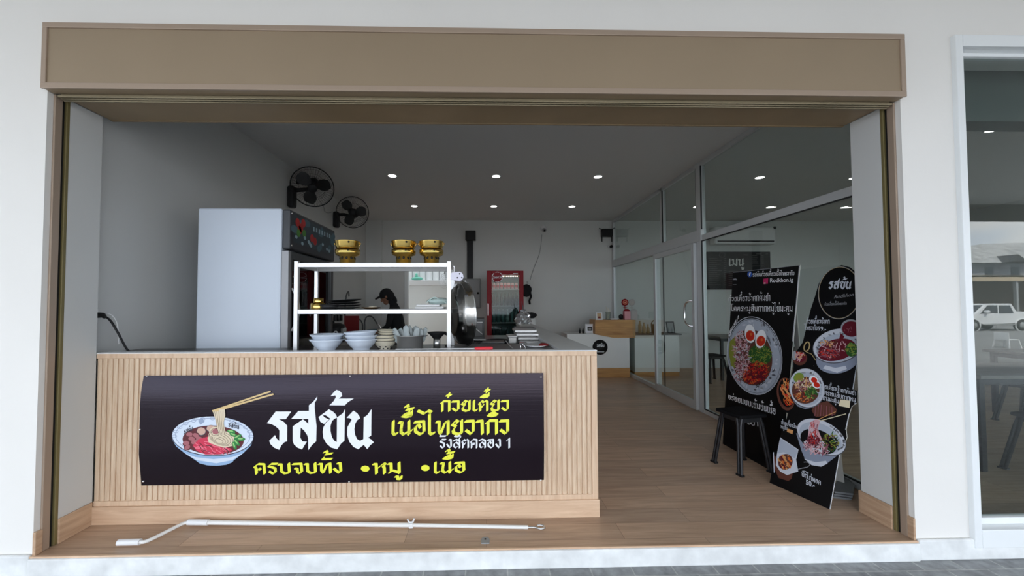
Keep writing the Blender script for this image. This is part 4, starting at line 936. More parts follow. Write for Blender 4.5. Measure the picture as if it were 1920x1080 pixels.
def bottle(x, y, z, h_, r, m, cap, label, grp, nm='drink_bottle', cat='bottle', cm=None):
    t = thing(nm, (x, y, z), label, cat, grp)
    MB().lathe([(0, 0), (r, 0), (r, h_*.55), (r*.9, h_*.65), (r*.4, h_*.82), (r*.36, h_*.93), (0, h_*.93)], (x, y, z), 14).build('body', m, t)
    MB().lathe([(r*.42, 0), (r*.42, h_*.07), (0, h_*.07)], (x, y, z+h_*.93), 12).build('cap', cm or m_red, t)
    return t
m_cola = mat('dark_cola', (.010, .009, .009, 1), .55, spec=.15); m_clear = mat('teal_clear_bottle', S(96, 130, 128), .2); m_can = mat('pink_can', S(222, 170, 170), .4)
w_ = gb-ga
p = thing('drink_can', (ga+.04, RY+.14, lz[0]), 'pale pink drink can on the lit top shelf of the red fridge', 'can', 'cans in the red fridge')
MB().lathe([(0, 0), (.022, 0), (.027, .008), (.027, .10), (.02, .115), (0, .113)], (ga+.04, RY+.14, lz[0]), 16).build('body', m_can, p)
MB().lathe([(.0275, .03), (.0275, .075)], (ga+.04, RY+.14, lz[0]), 16).build('printed_band', m_bred, p)
for i in range(1, 7): dup(p, (i*(w_-.08)/6, .0, 0))
p = bottle(ga+.035, RY+.14, lz[1], .215, .028, m_cola, None, 'dark cola bottle on the second shelf of the red fridge', 'dark bottles in the red fridge', cm=m_bplast)
for i in range(1, 7): dup(p, (i*(w_-.07)/6, 0, 0))
p = bottle(ga+.04, RY+.14, lz[2], .23, .032, m_clear, None, 'clear teal water bottle on the third shelf of the red fridge', 'clear bottles in the red fridge', cm=m_wplast)
for i in range(1, 6): dup(p, (i*(w_-.08)/5, 0, 0))
p = bottle(ga+.04, RY+.14, lz[3], .21, .032, mat('dusky_bottle', S(40, 62, 70), .25), None, 'dusky blue bottle on the bottom shelf of the red fridge', 'dusky bottles in the red fridge', cm=m_bplast)
for i in range(1, 4): dup(p, (i*.12, 0, 0))
# black bag hanging beside it
q = atY(989, 545, 6.9)
t = thing('hanging_bag', (q.x, YB-.2, q.z), 'black rounded bag with a dangling strap hanging beside the red fridge', 'bag')
q = atY(989, 543, YB-.1); s_ = 1/92.0
MB().lathe([(0, -.05), (.06, -.045), (.10, -.02), (.105, .02), (.06, .045), (0, .05)], q+Vector((-.02, 0, .0)), 24, 0, (.2, -1, 0)).ball(q+Vector((-.02, 0, -.02)), .10, .06, .13, 0, 18, 10).build('body', m_bcloth, t)
MB().tube(smooth([q+Vector((.05, 0, -.06)), q+Vector((.07, 0, -.14)), q+Vector((.04, 0, -.22)), q+Vector((.05, 0, -.30))]), [.03]+[.02]*17+[.008], 8).build('strap', m_bcloth, t)
MB().tube([q+Vector((0, .1, .16)), q+Vector((0, .03, .16)), q+Vector((0, .02, .10))], .006, 6).build('hook', m_steel, t)

# conduit and breaker box on the back wall
xa, xb = atY(876, 480, YB).x, atY(887, 480, YB).x; z0 = atY(880, 523, YB).z; z1 = atY(880, 452, YB).z
t = thing('cable_trunking', ((xa+xb)/2, YB, z0), 'black vertical cable trunking with a square box at its top on the back wall', 'cable trunking')
MB().box(xa, xb, YB-.07, YB, z0, z1, bev=.004).build('channel', m_bplast, t)
MB().box(atY(873, 440, YB).x, atY(892, 440, YB).x, YB-.12, YB, z1, atY(880, 434, YB).z, bev=.008).build('junction_box', m_bplast, t)
MB().box((xa+xb)/2-.05, (xa+xb)/2+.05, YB-.03, YB, atY(880, 434, YB).z, ZC).build('white_duct', m_in, t)
xa, xb = atY(866, 550, YB).x, atY(901, 550, YB).x; z0 = atY(880, 578, YB).z; z1 = atY(880, 523, YB).z
t = thing('breaker_box', ((xa+xb)/2, YB, z0), 'grey electrical breaker box on the back wall below the black trunking', 'electrical box')
MB().box(xa, xb, YB-.12, YB, z0, z1, bev=.008).build('case', m_gplast, t)
MB().box(xa+.015, xb-.015, YB-.135, YB-.12, z0+.015, z1-.015, bev=.006).build('door', m_gplast, t)
MB().lathe([(.022, 0), (.02, .02), (0, .022)], (atY(896.5, 550, YB).x, YB-.135, atY(896, 550, YB).z), 14, 0, (0, -1, 0)).build('knob', m_black, t)
# security camera and its cable
q = atY(1019, 431, YB)
t = thing('security_camera', (q.x, YB, q.z), 'small white dome security camera high on the back wall', 'security camera')
MB().lathe([(.06, 0), (.06, .02), (.045, .05), (0, .06)], (q.x, YB, q.z+.03), 20, 0, (0, -1, 0)).box(q.x-.05, q.x+.05, YB-.04, YB, q.z-.02, q.z+.07, bev=.02).build('mount', m_wplast, t)
MB().ball((q.x+.005, YB-.07, q.z-.02), .042, .042, .042, 0, 16, 10).build('dome', m_gplast, t)
MB().lathe([(.02, .0), (.016, .01), (0, .012)], (q.x+.005, YB-.108, q.z-.035), 12, 0, (0, -1, 0)).build('lens', m_black, t)
o = MB().tube(smooth([atY(1016, 440, YB-.02), atY(1014, 462, YB-.02), atY(1010, 480, YB-.02), atY(1001, 503, YB-.02), atY(994, 525, YB-.02)]), .006, 6).build('camera_cable', m_gplast, None, q); tag(o, 'thin grey cable swinging down the back wall from the security camera', 'cable')
# black wall bracket in the corner, with a small camera below
xa, xb = atY(1126, 436, YB).x, atY(1146, 436, YB).x; za, zb = atY(1136, 445, YB).z, atY(1136, 431, YB).z
t = thing('wireless_router', ((xa+xb)/2, YB, za), 'black wall-mounted router box with stub antennas in the far right corner', 'router')
MB().box(xa, xb, YB-.12, YB, za, zb, bev=.01).build('case', m_bplast, t)
for xx, zz0, zz1, dx in ((xa+.01, za, za-.10, 0), (xb-.01, za, za-.10, 0), (xa, zb, zb+.02, -.05), (xb, zb, zb+.03, .05)): MB().tube([(xx, YB-.06, zz0), (xx+dx, YB-.06, zz1)], .010, 6).build('antenna', m_bplast, t)
q = atY(1144, 463, YB)
t = thing('corner_camera', (q.x, YB, q.z), 'tiny black and white camera below the router in the far right corner', 'security camera')
MB().box(q.x-.05, q.x-.01, YB-.05, YB, q.z-.02, q.z+.03, bev=.01).build('bracket', m_wplast, t)
MB().lathe([(.028, 0), (.028, .07), (0, .075)], (q.x, YB-.02, q.z), 14, 0, (0, -1, 0)).build('body', m_bplast, t)

# ------------------------------------------------------------------ reception counter at the back right
CYR = 6.79
ca, cb = 1.45, 2.585; ctz = atY(1100, 626, CYR).z; kz = atY(1150, 690, CYR).z
t = thing('reception_counter', (2.0, CYR, 0), 'white reception counter with a wooden till block and plinth at the back', 'counter')
MB().box(ca, cb, CYR, CYR+.5, kz, ctz, bev=.004).build('body', mat('warm_white_panel', (.80, .80, .78, 1), .45), t)
MB().box(ca, cb, CYR-.012, CYR+.5, 0, kz, bev=.004).build('plinth', m_block, t)
ol = [tuple(atY(px, py, CYR)[i] for i in (0, 2)) for px, py in ((1115, 600), (1190.5, 600), (1190, 633), (1148, 633), (1115, 626.5))]
MB().prism(ol, lambda a, c_: Vector((a, CYR-.03, c_)), lambda a, c_: Vector((a, CYR+.34, c_))).build('till_block', m_block, t)
q = atY(1125, 651, CYR-.001); A = Art((q.x, CYR-.002, q.z), (1, 0, 0), (0, 0, 1))
t2 = thing('round_sign', (q.x, CYR-.002, q.z), 'round black logo sign with white lettering on the reception counter front', 'sign')
MB().lathe([(0, 0), (.135, 0), (.135, .012), (0, .012)], (q.x, CYR, q.z), 40, 0, (0, -1, 0)).build('disc', m_bplast, t2)
A.O.y = CYR-.0125
A.big(1118.2, 642.5, 1/120.0, 0, 1)
A.px([(1119, 659.2), (1133, 659.2), (1133, 660.4), (1119, 660.4)], 0, 1)
A.build('lettering', m_white, t2)
bz = ol[0][1]
def frame(px0, px1, py0, py1, Y, z, name, label, m, pic, extra=None):
    a = atY(px0, py1, Y); c_ = atY(px1, py0, Y); h_ = c_.z-a.z
    t = thing(name, ((a.x+c_.x)/2, Y, z), label, 'picture frame' if 'frame' in name else 'card')
    b = MB(); M_ = Matrix.Translation(Vector((a.x, Y, z))) @ Matrix.Rotation(-.12, 4, 'X')
    wq = c_.x-a.x; f_ = .022
    for bx in ((0, f_, 0, h_), (wq-f_, wq, 0, h_), (f_, wq-f_, 0, f_), (f_, wq-f_, h_-f_, h_)): b.box(bx[0], bx[1], 0, .018, bx[2], bx[3], 0, .003, M_)
    b.build('border', m, t)
    b = MB().box(f_, wq-f_, .008, .012, f_, h_-f_, 0, 0, M_)
    for i, (u0, u1, v0, v1, k) in enumerate(extra or []): b.box(f_+(wq-2*f_)*u0, f_+(wq-2*f_)*u1, .0068-.0004*i, .0078, f_+(h_-2*f_)*v0, f_+(h_-2*f_)*v1, k, 0, M_)
    b.build('picture', pic, t)
    MB().bar(M_ @ Vector((wq/2, .018, h_*.7)), Vector((a.x+wq/2, Y+.09, z+.003)), .02, .004, 0).build('prop', m_bplast, t)
    return t
frame(1098, 1115, 606, 624, CYR+.1, ctz, 'picture_frame', 'white picture frame with a dark print on the white counter top', m_wplast, [m_white, m_bplast, m_gplast], [(.15, .85, .2, .75, 1), (.3, .7, .35, .6, 2)])
frame(1118, 1130, 584, 598.5, CYR+.06, bz, 'photo_frame', 'small photo frame with a red and tan print on the wooden block', m_wplast, [mat('tan_print', S(196, 160, 120), .5), m_dred], [(.2, .8, .05, .4, 1)])
q = atY(1092, 622, CYR+.12)
for i in range(2):
    o = MB().lathe([(0, 0), (.016, 0), (.016, .06), (.007, .075), (.007, .10), (0, .10)], (q.x+.06*i-.04, CYR+.15, ctz), 12).build('small_bottle', m_bplast, None, (q.x+.06*i-.04, CYR+.15, ctz)); tag(o, ('first small dark bottle, farther from the white frame, on the counter top', 'second small dark bottle, closest to the white picture frame')[i], 'bottle')
# glass jar, white dish, acrylic stand on the block
q = atY(1141, 590, CYR+.1)
t = thing('glass_jar', (q.x, CYR+.1, bz), 'clear glass jar with sticks on the wooden block', 'jar')
MB().lathe([(.0, 0), (.045, 0), (.045, .15), (.042, .15), (.042, .006), (0, .006)], (q.x-.01, CYR+.1, bz), 20).build('jar', glass('jar_glass', (.86, .89, .88, 1)), t)
for i in range(3): MB().tube([(q.x-.02+.01*i, CYR+.1, bz+.01), (q.x-.04+.035*i, CYR+.1, bz+.24-.03*i)], .005, 6).build('stick', m_cream, t)
q = atY(1152, 597, CYR+.05)
o = MB().lathe([(0, 0), (.06, 0), (.085, .028), (.08, .028), (.055, .006), (0, .006)], (q.x, CYR+.06, bz), 24).build('white_dish', m_wplast, None, (q.x, CYR+.06, bz)); tag(o, 'shallow white dish on the wooden block beside the glass jar', 'dish')
q = atY(1175, 585, CYR+.08)
t = thing('donation_box', (q.x, CYR+.08, bz), 'pink acrylic box with red lid under a round red sign on the block', 'box')
bw = .055; bt = atY(1175, 583, CYR+.08).z
MB().box(q.x-bw, q.x+bw, CYR+.03, CYR+.13, bz, bt, bev=.006).build('box_body', mat('pink_acrylic', S(196, 120, 128), .25), t)
MB().lathe([(.06, 0), (.058, .012), (.035, .035), (0, .04)], (q.x, CYR+.08, bt), 8).build('lid', m_red, t)
t2 = thing('red_token_sign', (q.x, CYR+.16, bz), 'octagonal red sign with a pale ring on a clear stem above the box', 'sign')
sz = atY(1175, 567, CYR+.16).z
MB().lathe([(0, 0), (.068, 0), (.068, .01), (0, .01)], (q.x, CYR+.165, sz), 8, 0, (0, -1, 0)).build('plate', m_red, t2)
b = MB(); b.lathe([(.042, 0), (.030, 0)], (q.x, CYR+.1542, sz), 24, 0, (0, -1, 0)).lathe([(.016, 0), (0, 0)], (q.x, CYR+.1542, sz-.003), 16, 0, (0, -1, 0)); b.build('ring_mark', mat('salmon_print', S(222, 130, 100), .5), t2)
MB().box(q.x-.035, q.x+.04, CYR+.154, CYR+.158, sz-.095, sz-.085).box(q.x-.006, q.x+.006, CYR+.158, CYR+.166, bz, sz-.06).build('stem', m_red, t2)
q = atY(1167, 595, CYR+.1)
o = MB().ball((q.x-.01, CYR+.14, bz+.05), .045, .045, .05, 0, 18, 12).build('black_orb', m_bplast, None, (q.x-.01, CYR+.14, bz)); tag(o, 'round black object half hidden behind the pink box on the block', 'ornament')

# ------------------------------------------------------------------ kitchen at the back left
TZ = .80
t = thing('prep_table', (-1.95, 6.2, 0), 'stainless sink table along the left kitchen wall behind the fridge', 'table')
MB().box(-2.3, -1.62, 5.0, 7.68, TZ-.04, TZ, bev=.006).box(-2.3, -1.62, 7.66, 7.69, TZ, TZ+.08).build('table_top', m_steel, t)
for xx in (-2.26, -1.66):
    for yy in (5.05, 6.3, 7.6): MB().box(xx-.02, xx+.02, yy-.02, yy+.02, 0, TZ-.04).build('leg', m_steel, t)
MB().box(-2.26, -1.66, 5.05, 7.6, .2, .23).build('under_shelf', m_steel, t)
def gooseneck(pts, base, name, label, head=True):
    t = thing(name, base, label, 'tap')
    P = smooth(pts, 8); MB().tube([base]+P, .012, 8).build('spout', m_dsteel, t)
    if head: MB().tube([P[-1], P[-1]+(P[-1]-P[-2]).normalized()*.10], [.015, .022], 10).build('spray_head', m_chrome, t)
    MB().lathe([(.03, 0), (.028, .02), (.014, .03)], base, 16).build('base', m_dsteel, t)
    return t
Y = 6.85
pp = [atY(*p, Y) for p in ((684, 610), (684, 602), (687, 595), (693, 592.5), (699, 595), (704, 602), (708, 608))]
gooseneck(pp, Vector((pp[0].x, Y, TZ)), 'flexible_tap', 'dark gooseneck tap arching over the sink in front of the person')
MB_ = MB(); t = thing('side_hose', (atY(673, 600, Y).x, Y, TZ), 'short dark bent hose between the red board and the gooseneck tap', 'hose')
MB_.tube(smooth([atY(673, 598, Y), atY(677, 602, Y), atY(680, 610, Y), Vector((atY(680, 620, Y).x, Y, TZ))]), .012, 8).build('hose_tube', m_dsteel, t)
Y = 6.2
pp = [atY(*p, Y) for p in ((647, 575), (648.5, 560), (650, 552), (653, 547), (654, 550), (654.5, 556))]
gooseneck(pp, Vector((pp[0].x, Y, TZ)), 'tall_tap', 'tall thin grey tap near the back wall above the black plates', False)
a, c_ = atY(645, 622, 6.0), atY(673, 592, 6.0)
o = MB().box(a.x, c_.x, 6.0, 6.02, TZ, c_.z, bev=.008).build('cutting_board', m_dred, None, (a.x, 6.0, TZ)); tag(o, 'dark red cutting board standing upright behind the bowls', 'cutting board')
o = MB().lathe([(0, 0), (.06, 0), (.10, .09), (.094, .09), (.056, .008), (0, .008)], (atY(699, 615, 6.6).x, 6.6, TZ), 24).build('teal_basin', mat('teal_plastic', S(40, 92, 104), .4), None, (atY(699, 615, 6.6).x, 6.6, TZ)); tag(o, 'small teal basin under the gooseneck tap', 'basin')
q = atY(630, 620, 5.4)
t = thing('rice_cooker', (q.x, 5.4, TZ), 'black rice cooker with a white ring handle beside the fridge', 'rice cooker')
hh = atY(630, 606, 5.4).z-TZ
MB().lathe([(0, 0), (.11, 0), (.13, .02), (.135, hh*.7), (.12, hh*.9), (.06, hh), (0, hh)], (q.x, 5.4, TZ), 28).build('body', m_bplast, t)
MB().box(q.x+.10, q.x+.15, 5.30, 5.40, TZ+.02, TZ+hh*.75, bev=.01).build('side_panel', m_steel, t)
b = MB(); q2 = atY(629, 626, 5.25); b.tube([(q2.x+.026*math.cos(2*PI*k/20), 5.255, q2.z+.034*math.sin(2*PI*k/20)) for k in range(20)], .009, 6, closed=True); b.build('ring_handle', m_wplast, t)
MB().lathe([(0, 0), (.03, .0), (.025, .03), (0, .035)], (q.x-.05, 5.4, TZ+hh), 14).build('lid_knob', m_bplast, t)
for i, (px, l_) in enumerate(((615, 11), (628, 12), (634, 12), (640, 11))):
    a = atX(px, 590, XL+.02); c_ = atX(px, 590+l_, XL+.02)
    t = thing('kitchen_knife', (XL+.02, a.y, c_.z), 'dark-handled knife hanging on the left kitchen wall, '+('closest to the white fridge', 'second from the white fridge', 'third from the white fridge', 'closest to the red board')[i], 'knife', 'knives on the kitchen wall')
    MB().box(XL+.008, XL+.034, a.y-.03, a.y+.03, c_.z, a.z, bev=.006).build('handle', m_bplast, t)
    MB().prism([(-.03, 0), (.03, 0), (.03, .10), (0, .16), (-.03, .12)], lambda u, v: Vector((XL+.018, a.y+u, a.z+v)), lambda u, v: Vector((XL+.023, a.y+u, a.z+v))).build('blade', m_steel, t)
    MB().box(XL, XL+.012, a.y-.04, a.y+.04, a.z+.05, a.z+.08).build('hook', m_steel, t)
struct(MB().box(atY(706, 500, YB-.02).x, atY(716, 500, YB-.02).x, YB-.04, YB, 0, ZC).build('trim_5', m_in))

# ------------------------------------------------------------------ person bending at the sink
def skin_body(name, chains, m, parent, lvl=2):
    bm = bmesh.new(); idx = {}; rad = {}
    for ch in chains:
        prev = None
        for key, co, r in ch:
            if key not in idx: idx[key] = bm.verts.new(co); rad[key] = r
            v = idx[key]
            if prev is not None and prev is not v: bm.edges.new((prev, v))
            prev = v
    bm.verts.index_update(); keys = list(idx); order = {idx[k_].index: k_ for k_ in keys}
    me = bpy.data.meshes.new(name); bm.to_mesh(me); bm.free(); o = bpy.data.objects.new(name, me); COL.objects.link(o)
    md = o.modifiers.new('skin', 'SKIN'); md.use_smooth_shade = True
    for i, sv in enumerate(me.skin_vertices[0].data):
        r = rad[order[i]]; sv.radius = r if isinstance(r, tuple) else (r, r); sv.use_root = (i == 0)
    sb = o.modifiers.new('sub', 'SUBSURF'); sb.levels = sb.render_levels = lvl
    bpy.context.view_layer.update()
    ev = o.evaluated_get(bpy.context.evaluated_depsgraph_get()); m2 = bpy.data.meshes.new_from_object(ev)
    bpy.data.objects.remove(o); bpy.data.meshes.remove(me)
    r_ = MB(); r_.add([v.co.copy() for v in m2.vertices], [list(p.vertices) for p in m2.polygons], 0, True); bpy.data.meshes.remove(m2)
    return r_.build(name, m, parent)
PY = 6.25
def pm(px, py, dy=0): return atY(px, py, PY+dy)
hipz = .84; hip = Vector((pm(752, 600).x, PY, hipz))
per = thing('person', (hip.x, PY, 0), 'person in a black cap and black clothes bending over the sink, facing left', 'person')
waist = pm(745, 606); chest = pm(739, 590); nb = pm(740, 572); nk = pm(735, 565); hd = pm(725, 556)
def leg(s): return [('hip', hip, (.14, .13)), ('th'+s, hip+Vector((.0, .09*(1 if s == 'l' else -1), -.08)), .095), ('kn'+s, hip+Vector((-.03, .10*(1 if s == 'l' else -1), -.42)), .062), ('an'+s, hip+Vector((.02, .10*(1 if s == 'l' else -1), -.77)), .042), ('to'+s, hip+Vector((-.13, .11*(1 if s == 'l' else -1), -.80)), .035)]
skin_body('body', [
    [('hip', hip, (.14, .13)), ('w', waist, (.11, .13)), ('c', chest, (.115, .15)), ('n', nb, (.075, .08)), ('nk', nk, .055), ('hd', hd+Vector((.01, 0, -.02)), .07)],
    leg('l'), leg('r'),
    [('c', chest, (.11, .15)), ('sl', chest+Vector((.0, -.19, .05)), .06), ('el', pm(728, 611, -.24), .045), ('wl', pm(713, 622, -.16), .032)],
    [('c', chest, (.11, .15)), ('sr', chest+Vector((.0, .19, .05)), .06), ('er', pm(728, 611, .22), .045), ('wr', pm(711, 622, .10), .032)]], m_bcloth, per)
# head with a face looking down to the left
ft = Vector((-.86, 0, -.50)).normalized(); up_ = Vector((-.50, 0, .86)).normalized(); sd = Vector((0, 1, 0))
HM = Matrix(((ft.x, sd.x, up_.x), (ft.y, sd.y, up_.y), (ft.z, sd.z, up_.z)))
hb_ = MB(); hb_.ball(hd, .100, .076, .118, 0, 20, 14, HM)
hb_.ball(hd+HM @ Vector((.055, 0, -.075)), .045, .045, .045, 0, 12, 8, HM)
hb_.ball(hd+HM @ Vector((.104, 0, -.02)), .018, .014, .024, 0, 10, 8, HM)
for s_ in (-1, 1): hb_.ball(hd+HM @ Vector((-.005, s_*.078, -.01)), .02, .01, .03, 0, 10, 8, HM)
hb_.build('head', m_skin, per)
for s_ in (-1, 1): MB().ball(hd+HM @ Vector((.090, s_*.032, .012)), .010, .012, .008, 0, 10, 6, HM).build('eye', m_bplast, per)
MB().ball(hd+HM @ Vector((.092, 0, -.060)), .010, .024, .006, 0, 10, 6, HM).build('mouth', m_dred, per)
MB().ball(hd+HM @ Vector((-.03, 0, -.005)), .098, .084, .112, 0, 18, 12, HM).ball(hd+HM @ Vector((-.085, 0, -.10)), .04, .045, .07, 0, 12, 8, HM).build('hair', m_bcloth, per)
c_ = MB(); c_.ball(hd+HM @ Vector((-.008, 0, .035)), .110, .090, .100, 0, 20, 12, HM)
br = []
for i in range(9):
    a = -PI/2+PI*i/8; br.append((.09+.095*math.cos(a)*1.0, .075*math.sin(a)))
c_.prism(br, lambda u, v: hd+HM @ Vector((u, v, .045)), lambda u, v: hd+HM @ Vector((u, v, .058)))
c_.build('cap', m_bcloth, per)
for nm, (px, py, dy) in (('hand', (710.5, 623, -.15)), ('hand', (708.5, 623, .10))):
    w0 = pm(px+1.5, py-1.5, dy); b = MB(); fw_ = Vector((-.7, 0, -.7)).normalized(); sx = Vector((0, 1, 0)); 
    b.tube([w0, w0+fw_*.04, w0+fw_*.08], [.026, .036, .034], 10)
    for k in range(4):
        s0 = w0+fw_*.075+sx*(k-1.5)*.018; b.tube([s0, s0+fw_*(.035+.006*(k in (1, 2))), s0+fw_*.055+Vector((.012, 0, -.02))], [.0095, .009, .007], 8)
    b.tube([w0+fw_*.03+sx*.03, w0+fw_*.055+sx*.055, w0+fw_*.08+sx*.058], [.011, .010, .008], 8)
    b.build(nm, m_skin, per)

# ------------------------------------------------------------------ bright back room seen through the kitchen doorway
m_brm = mat('back_room_white', (.78, .80, .79, 1), .6)
BY1 = 9.1
b = MB(); b.box(-2.6, -.2, BY1, BY1+.1, 0, 2.7).box(-2.7, -2.6, YB+.12, BY1+.1, 0, 2.7).box(-.2, -.1, YB+.12, BY1+.1, 0, 2.7)
struct(b.build('wall_back_room', m_brm)); struct(MB().box(-2.7, -.1, YB+.12, BY1-.42, 2.62, 2.70).build('back_room_sky_blocker', m_brm))  # unseen part-roof added to limit the sky light; open strip at the rear
struct(MB().box(dx0-.03, dx0+.035, YB-.02, YB+.13, 0, 2.09, bev=.004).box(dx1-.035, dx1+.03, YB-.02, YB+.13, 0, 2.09, bev=.004).box(dx0, dx1, YB-.02, YB+.13, 2.05, 2.09, bev=.004).build('door_2', m_whitefr))
z1 = atY(800, 527, BY1).z; z0 = atY(800, 536, BY1).z
xa, xb = atY(768, 530, BY1).x-.2, atY(838, 530, BY1).x+.25
o = MB().box(xa, xb, BY1-.28, BY1, z0, z1, bev=.005).build('wall_shelf', m_wplast, None, (xa, BY1, z0)); tag(o, 'thick white shelf on the wall of the bright back room', 'shelf')
t = thing('green_bag', (atY(780, 524, BY1-.2).x, BY1-.18, z1), 'small sea-green bag slumped on the white shelf in the back room', 'bag')
q = atY(782, 523, BY1-.18)
MB().ball((q.x, BY1-.16, z1+.045), .13, .07, .045, 0, 16, 8, None, .1, random.Random(2)).ball((q.x-.02, BY1-.15, z1+.11), .035, .03, .07, 0, 12, 8, None, .1, random.Random(3)).build('body', mat('sea_green_bag', S(110, 190, 165), .5), t)
b = MB(); z2 = z1+.02
for i in range(7): b.box(xa+.1+i*.16, xa+.115+i*.16, BY1-.02, BY1-.005, z2, z2+.75)
b.box(xa+.05, xb-.05, BY1-.025, BY1-.005, z2+.36, z2+.38)
struct(b.build('window_2', m_gplast))

# ------------------------------------------------------------------ dining room beyond the glass
q0, q1 = atY(1329, 461, YB), atY(1440, 429, YB)
t = thing('air_conditioner', ((q0.x+q1.x)/2, YB, q0.z), 'white split air conditioner high on the dining room back wall', 'air conditioner')
MB().box(q0.x, q1.x, YB-.22, YB, q0.z, q1.z, bev=.04, seg=4).build('case', m_wplast, t)
MB().box(q0.x+.05, q1.x-.05, YB-.226, YB-.2, q0.z+.045, q0.z+.075).build('air_outlet', m_bplast, t)
MB().box(q1.x-.05, q1.x-.01, YB-.24, YB-.2, q1.z-.05, q1.z+.0).build('sensor', m_bplast, t)
q0, q1 = atY(1318, 543, YB-.02), atY(1443.5, 472, YB-.02)
t = thing('menu_board', ((q0.x+q1.x)/2, YB-.02, q0.z), 'black menu board with white Thai lettering on the dining room back wall', 'menu board')
MB().box(q0.x, q1.x, YB-.03, YB, q0.z, q1.z, bev=.004).build('board', m_bplast, t)
A = Art((q0.x, YB-.0305, q0.z), (1, 0, 0), (0, 0, 1)); P, ad = thai('เมนู', .18, 40, .08); A.text(P, ad, (1366, 499), (1396, 498.5), 14, 0, 1)
rm = random.Random(8)
for c0, c1, r0, r1 in ((1329, 1362, 484, 536), (1410, 1432, 479, 500), (1366, 1400, 508, 538), (1408, 1438, 506, 538)):
    y = r0
    while y < r1:
        l_ = rm.uniform(.4, .75)*(c1-c0); A.px([(c0, y), (c0+l_, y), (c0+l_, y+1.2), (c0, y+1.2)], 1, 1); A.px([(c1-5, y), (c1, y), (c1, y+1.2), (c1-5, y+1.2)], 1, 1); y += 3.8
A.ring(1354, 478, 6, 5, 1, 1, 1)
for x, y, s_ in ((1394, 477, 8), (1418, 475, 10), (1436, 475, 4)): A.px([(x, y), (x+s_, y), (x+s_, y+2), (x, y+2)], 1, 1)
A.build('menu_lettering', [mat('dull_white_print', S(225, 225, 220), .6), mat('dull_grey_print', S(80, 80, 78), .6)], t)
# sideboard just beyond the glass
t = thing('sideboard', (3.1, 6.85, 0), 'white sideboard with a dark top just beyond the far end of the glass', 'sideboard')
MB().box(2.70, 3.52, 6.84, 7.25, .08, .75, bev=.004).build('body', mat('warm_white_panel', (.80, .80, .78, 1), .45), t)
MB().box(2.69, 3.55, 6.80, 7.27, .75, .775, bev=.003).build('dark_top', m_bplast, t)
MB().box(2.70, 3.52, 6.86, 7.25, 0, .08).build('plinth', m_block, t)
for i in range(3):
    o = MB().lathe([(0, 0), (.03, 0), (.03, .15-.03*i), (.012, .19-.03*i), (.012, .23-.03*i), (0, .23-.03*i)], (2.83+.075*i, 6.92, .775), 14).build('tan_bottle', mat('tan_glaze', S(160, 136, 96), .4), None, (2.83+.075*i, 6.92, .775)); tag(o, ('tallest tan bottle on the sideboard, nearest the glass', 'middle tan bottle on the sideboard', 'shortest tan bottle on the sideboard, beside the brown basket')[i], 'bottle', 'tan bottles on the sideboard')
t = thing('brown_basket', (3.13, 6.93, .775), 'brown basket with a looped handle on the sideboard beyond the glass', 'basket')
MB().lathe([(0, 0), (.075, 0), (.085, .17), (.078, .17), (.07, .01), (0, .01)], (3.13, 6.93, .775), 20).build('body', mat('brown_weave', S(92, 66, 34), .7, nscale=40, namt=.3), t)
MB().tube([(3.13-.08*math.cos(PI*k/10), 6.93, .945+.075*math.sin(PI*k/10)) for k in range(11)], .009, 6).build('handle', mat('brown_weave', S(92, 66, 34), .7), t)
t = thing('dark_frame', (3.40, 6.95, .775), 'dark leaning photo frame at the far end of the sideboard', 'picture frame')
M_ = Matrix.Translation(Vector((3.34, 6.92, .777))) @ Matrix.Rotation(-.25, 4, 'X')
MB().box(0, .15, 0, .015, 0, .22, 0, .003, M_).build('border', m_bplast, t)
MB().box(.02, .13, -.002, .002, .02, .20, 0, 0, M_).build('picture', m_gplast, t)
m_tab = mat('table_black_frame', (.014, .014, .016, 1), .35, spec=.4); m_ttop = wood('table_grey_wood', S(120, 112, 104), S(92, 86, 80), 'X', None, .4, 1, .05)
def dining_table(x, y, w_, d_, label, rz=0):
    t = thing('dining_table', (x, y, 0), label, 'table', 'dining tables', rz)
    MB().box(-w_/2, w_/2, -d_/2, d_/2, .72, .75, bev=.004).build('table_top', m_ttop, t, local=True)
    MB().box(-w_/2+.04, w_/2-.04, -d_/2+.04, d_/2-.04, .67, .72).build('apron', m_tab, t, local=True)
    for sx in (-1, 1):
        for sy in (-1, 1): MB().box(sx*(w_/2-.06)-.02, sx*(w_/2-.06)+.02, sy*(d_/2-.06)-.02, sy*(d_/2-.06)+.02, 0, .67).build('leg', m_tab, t, local=True)
    return t
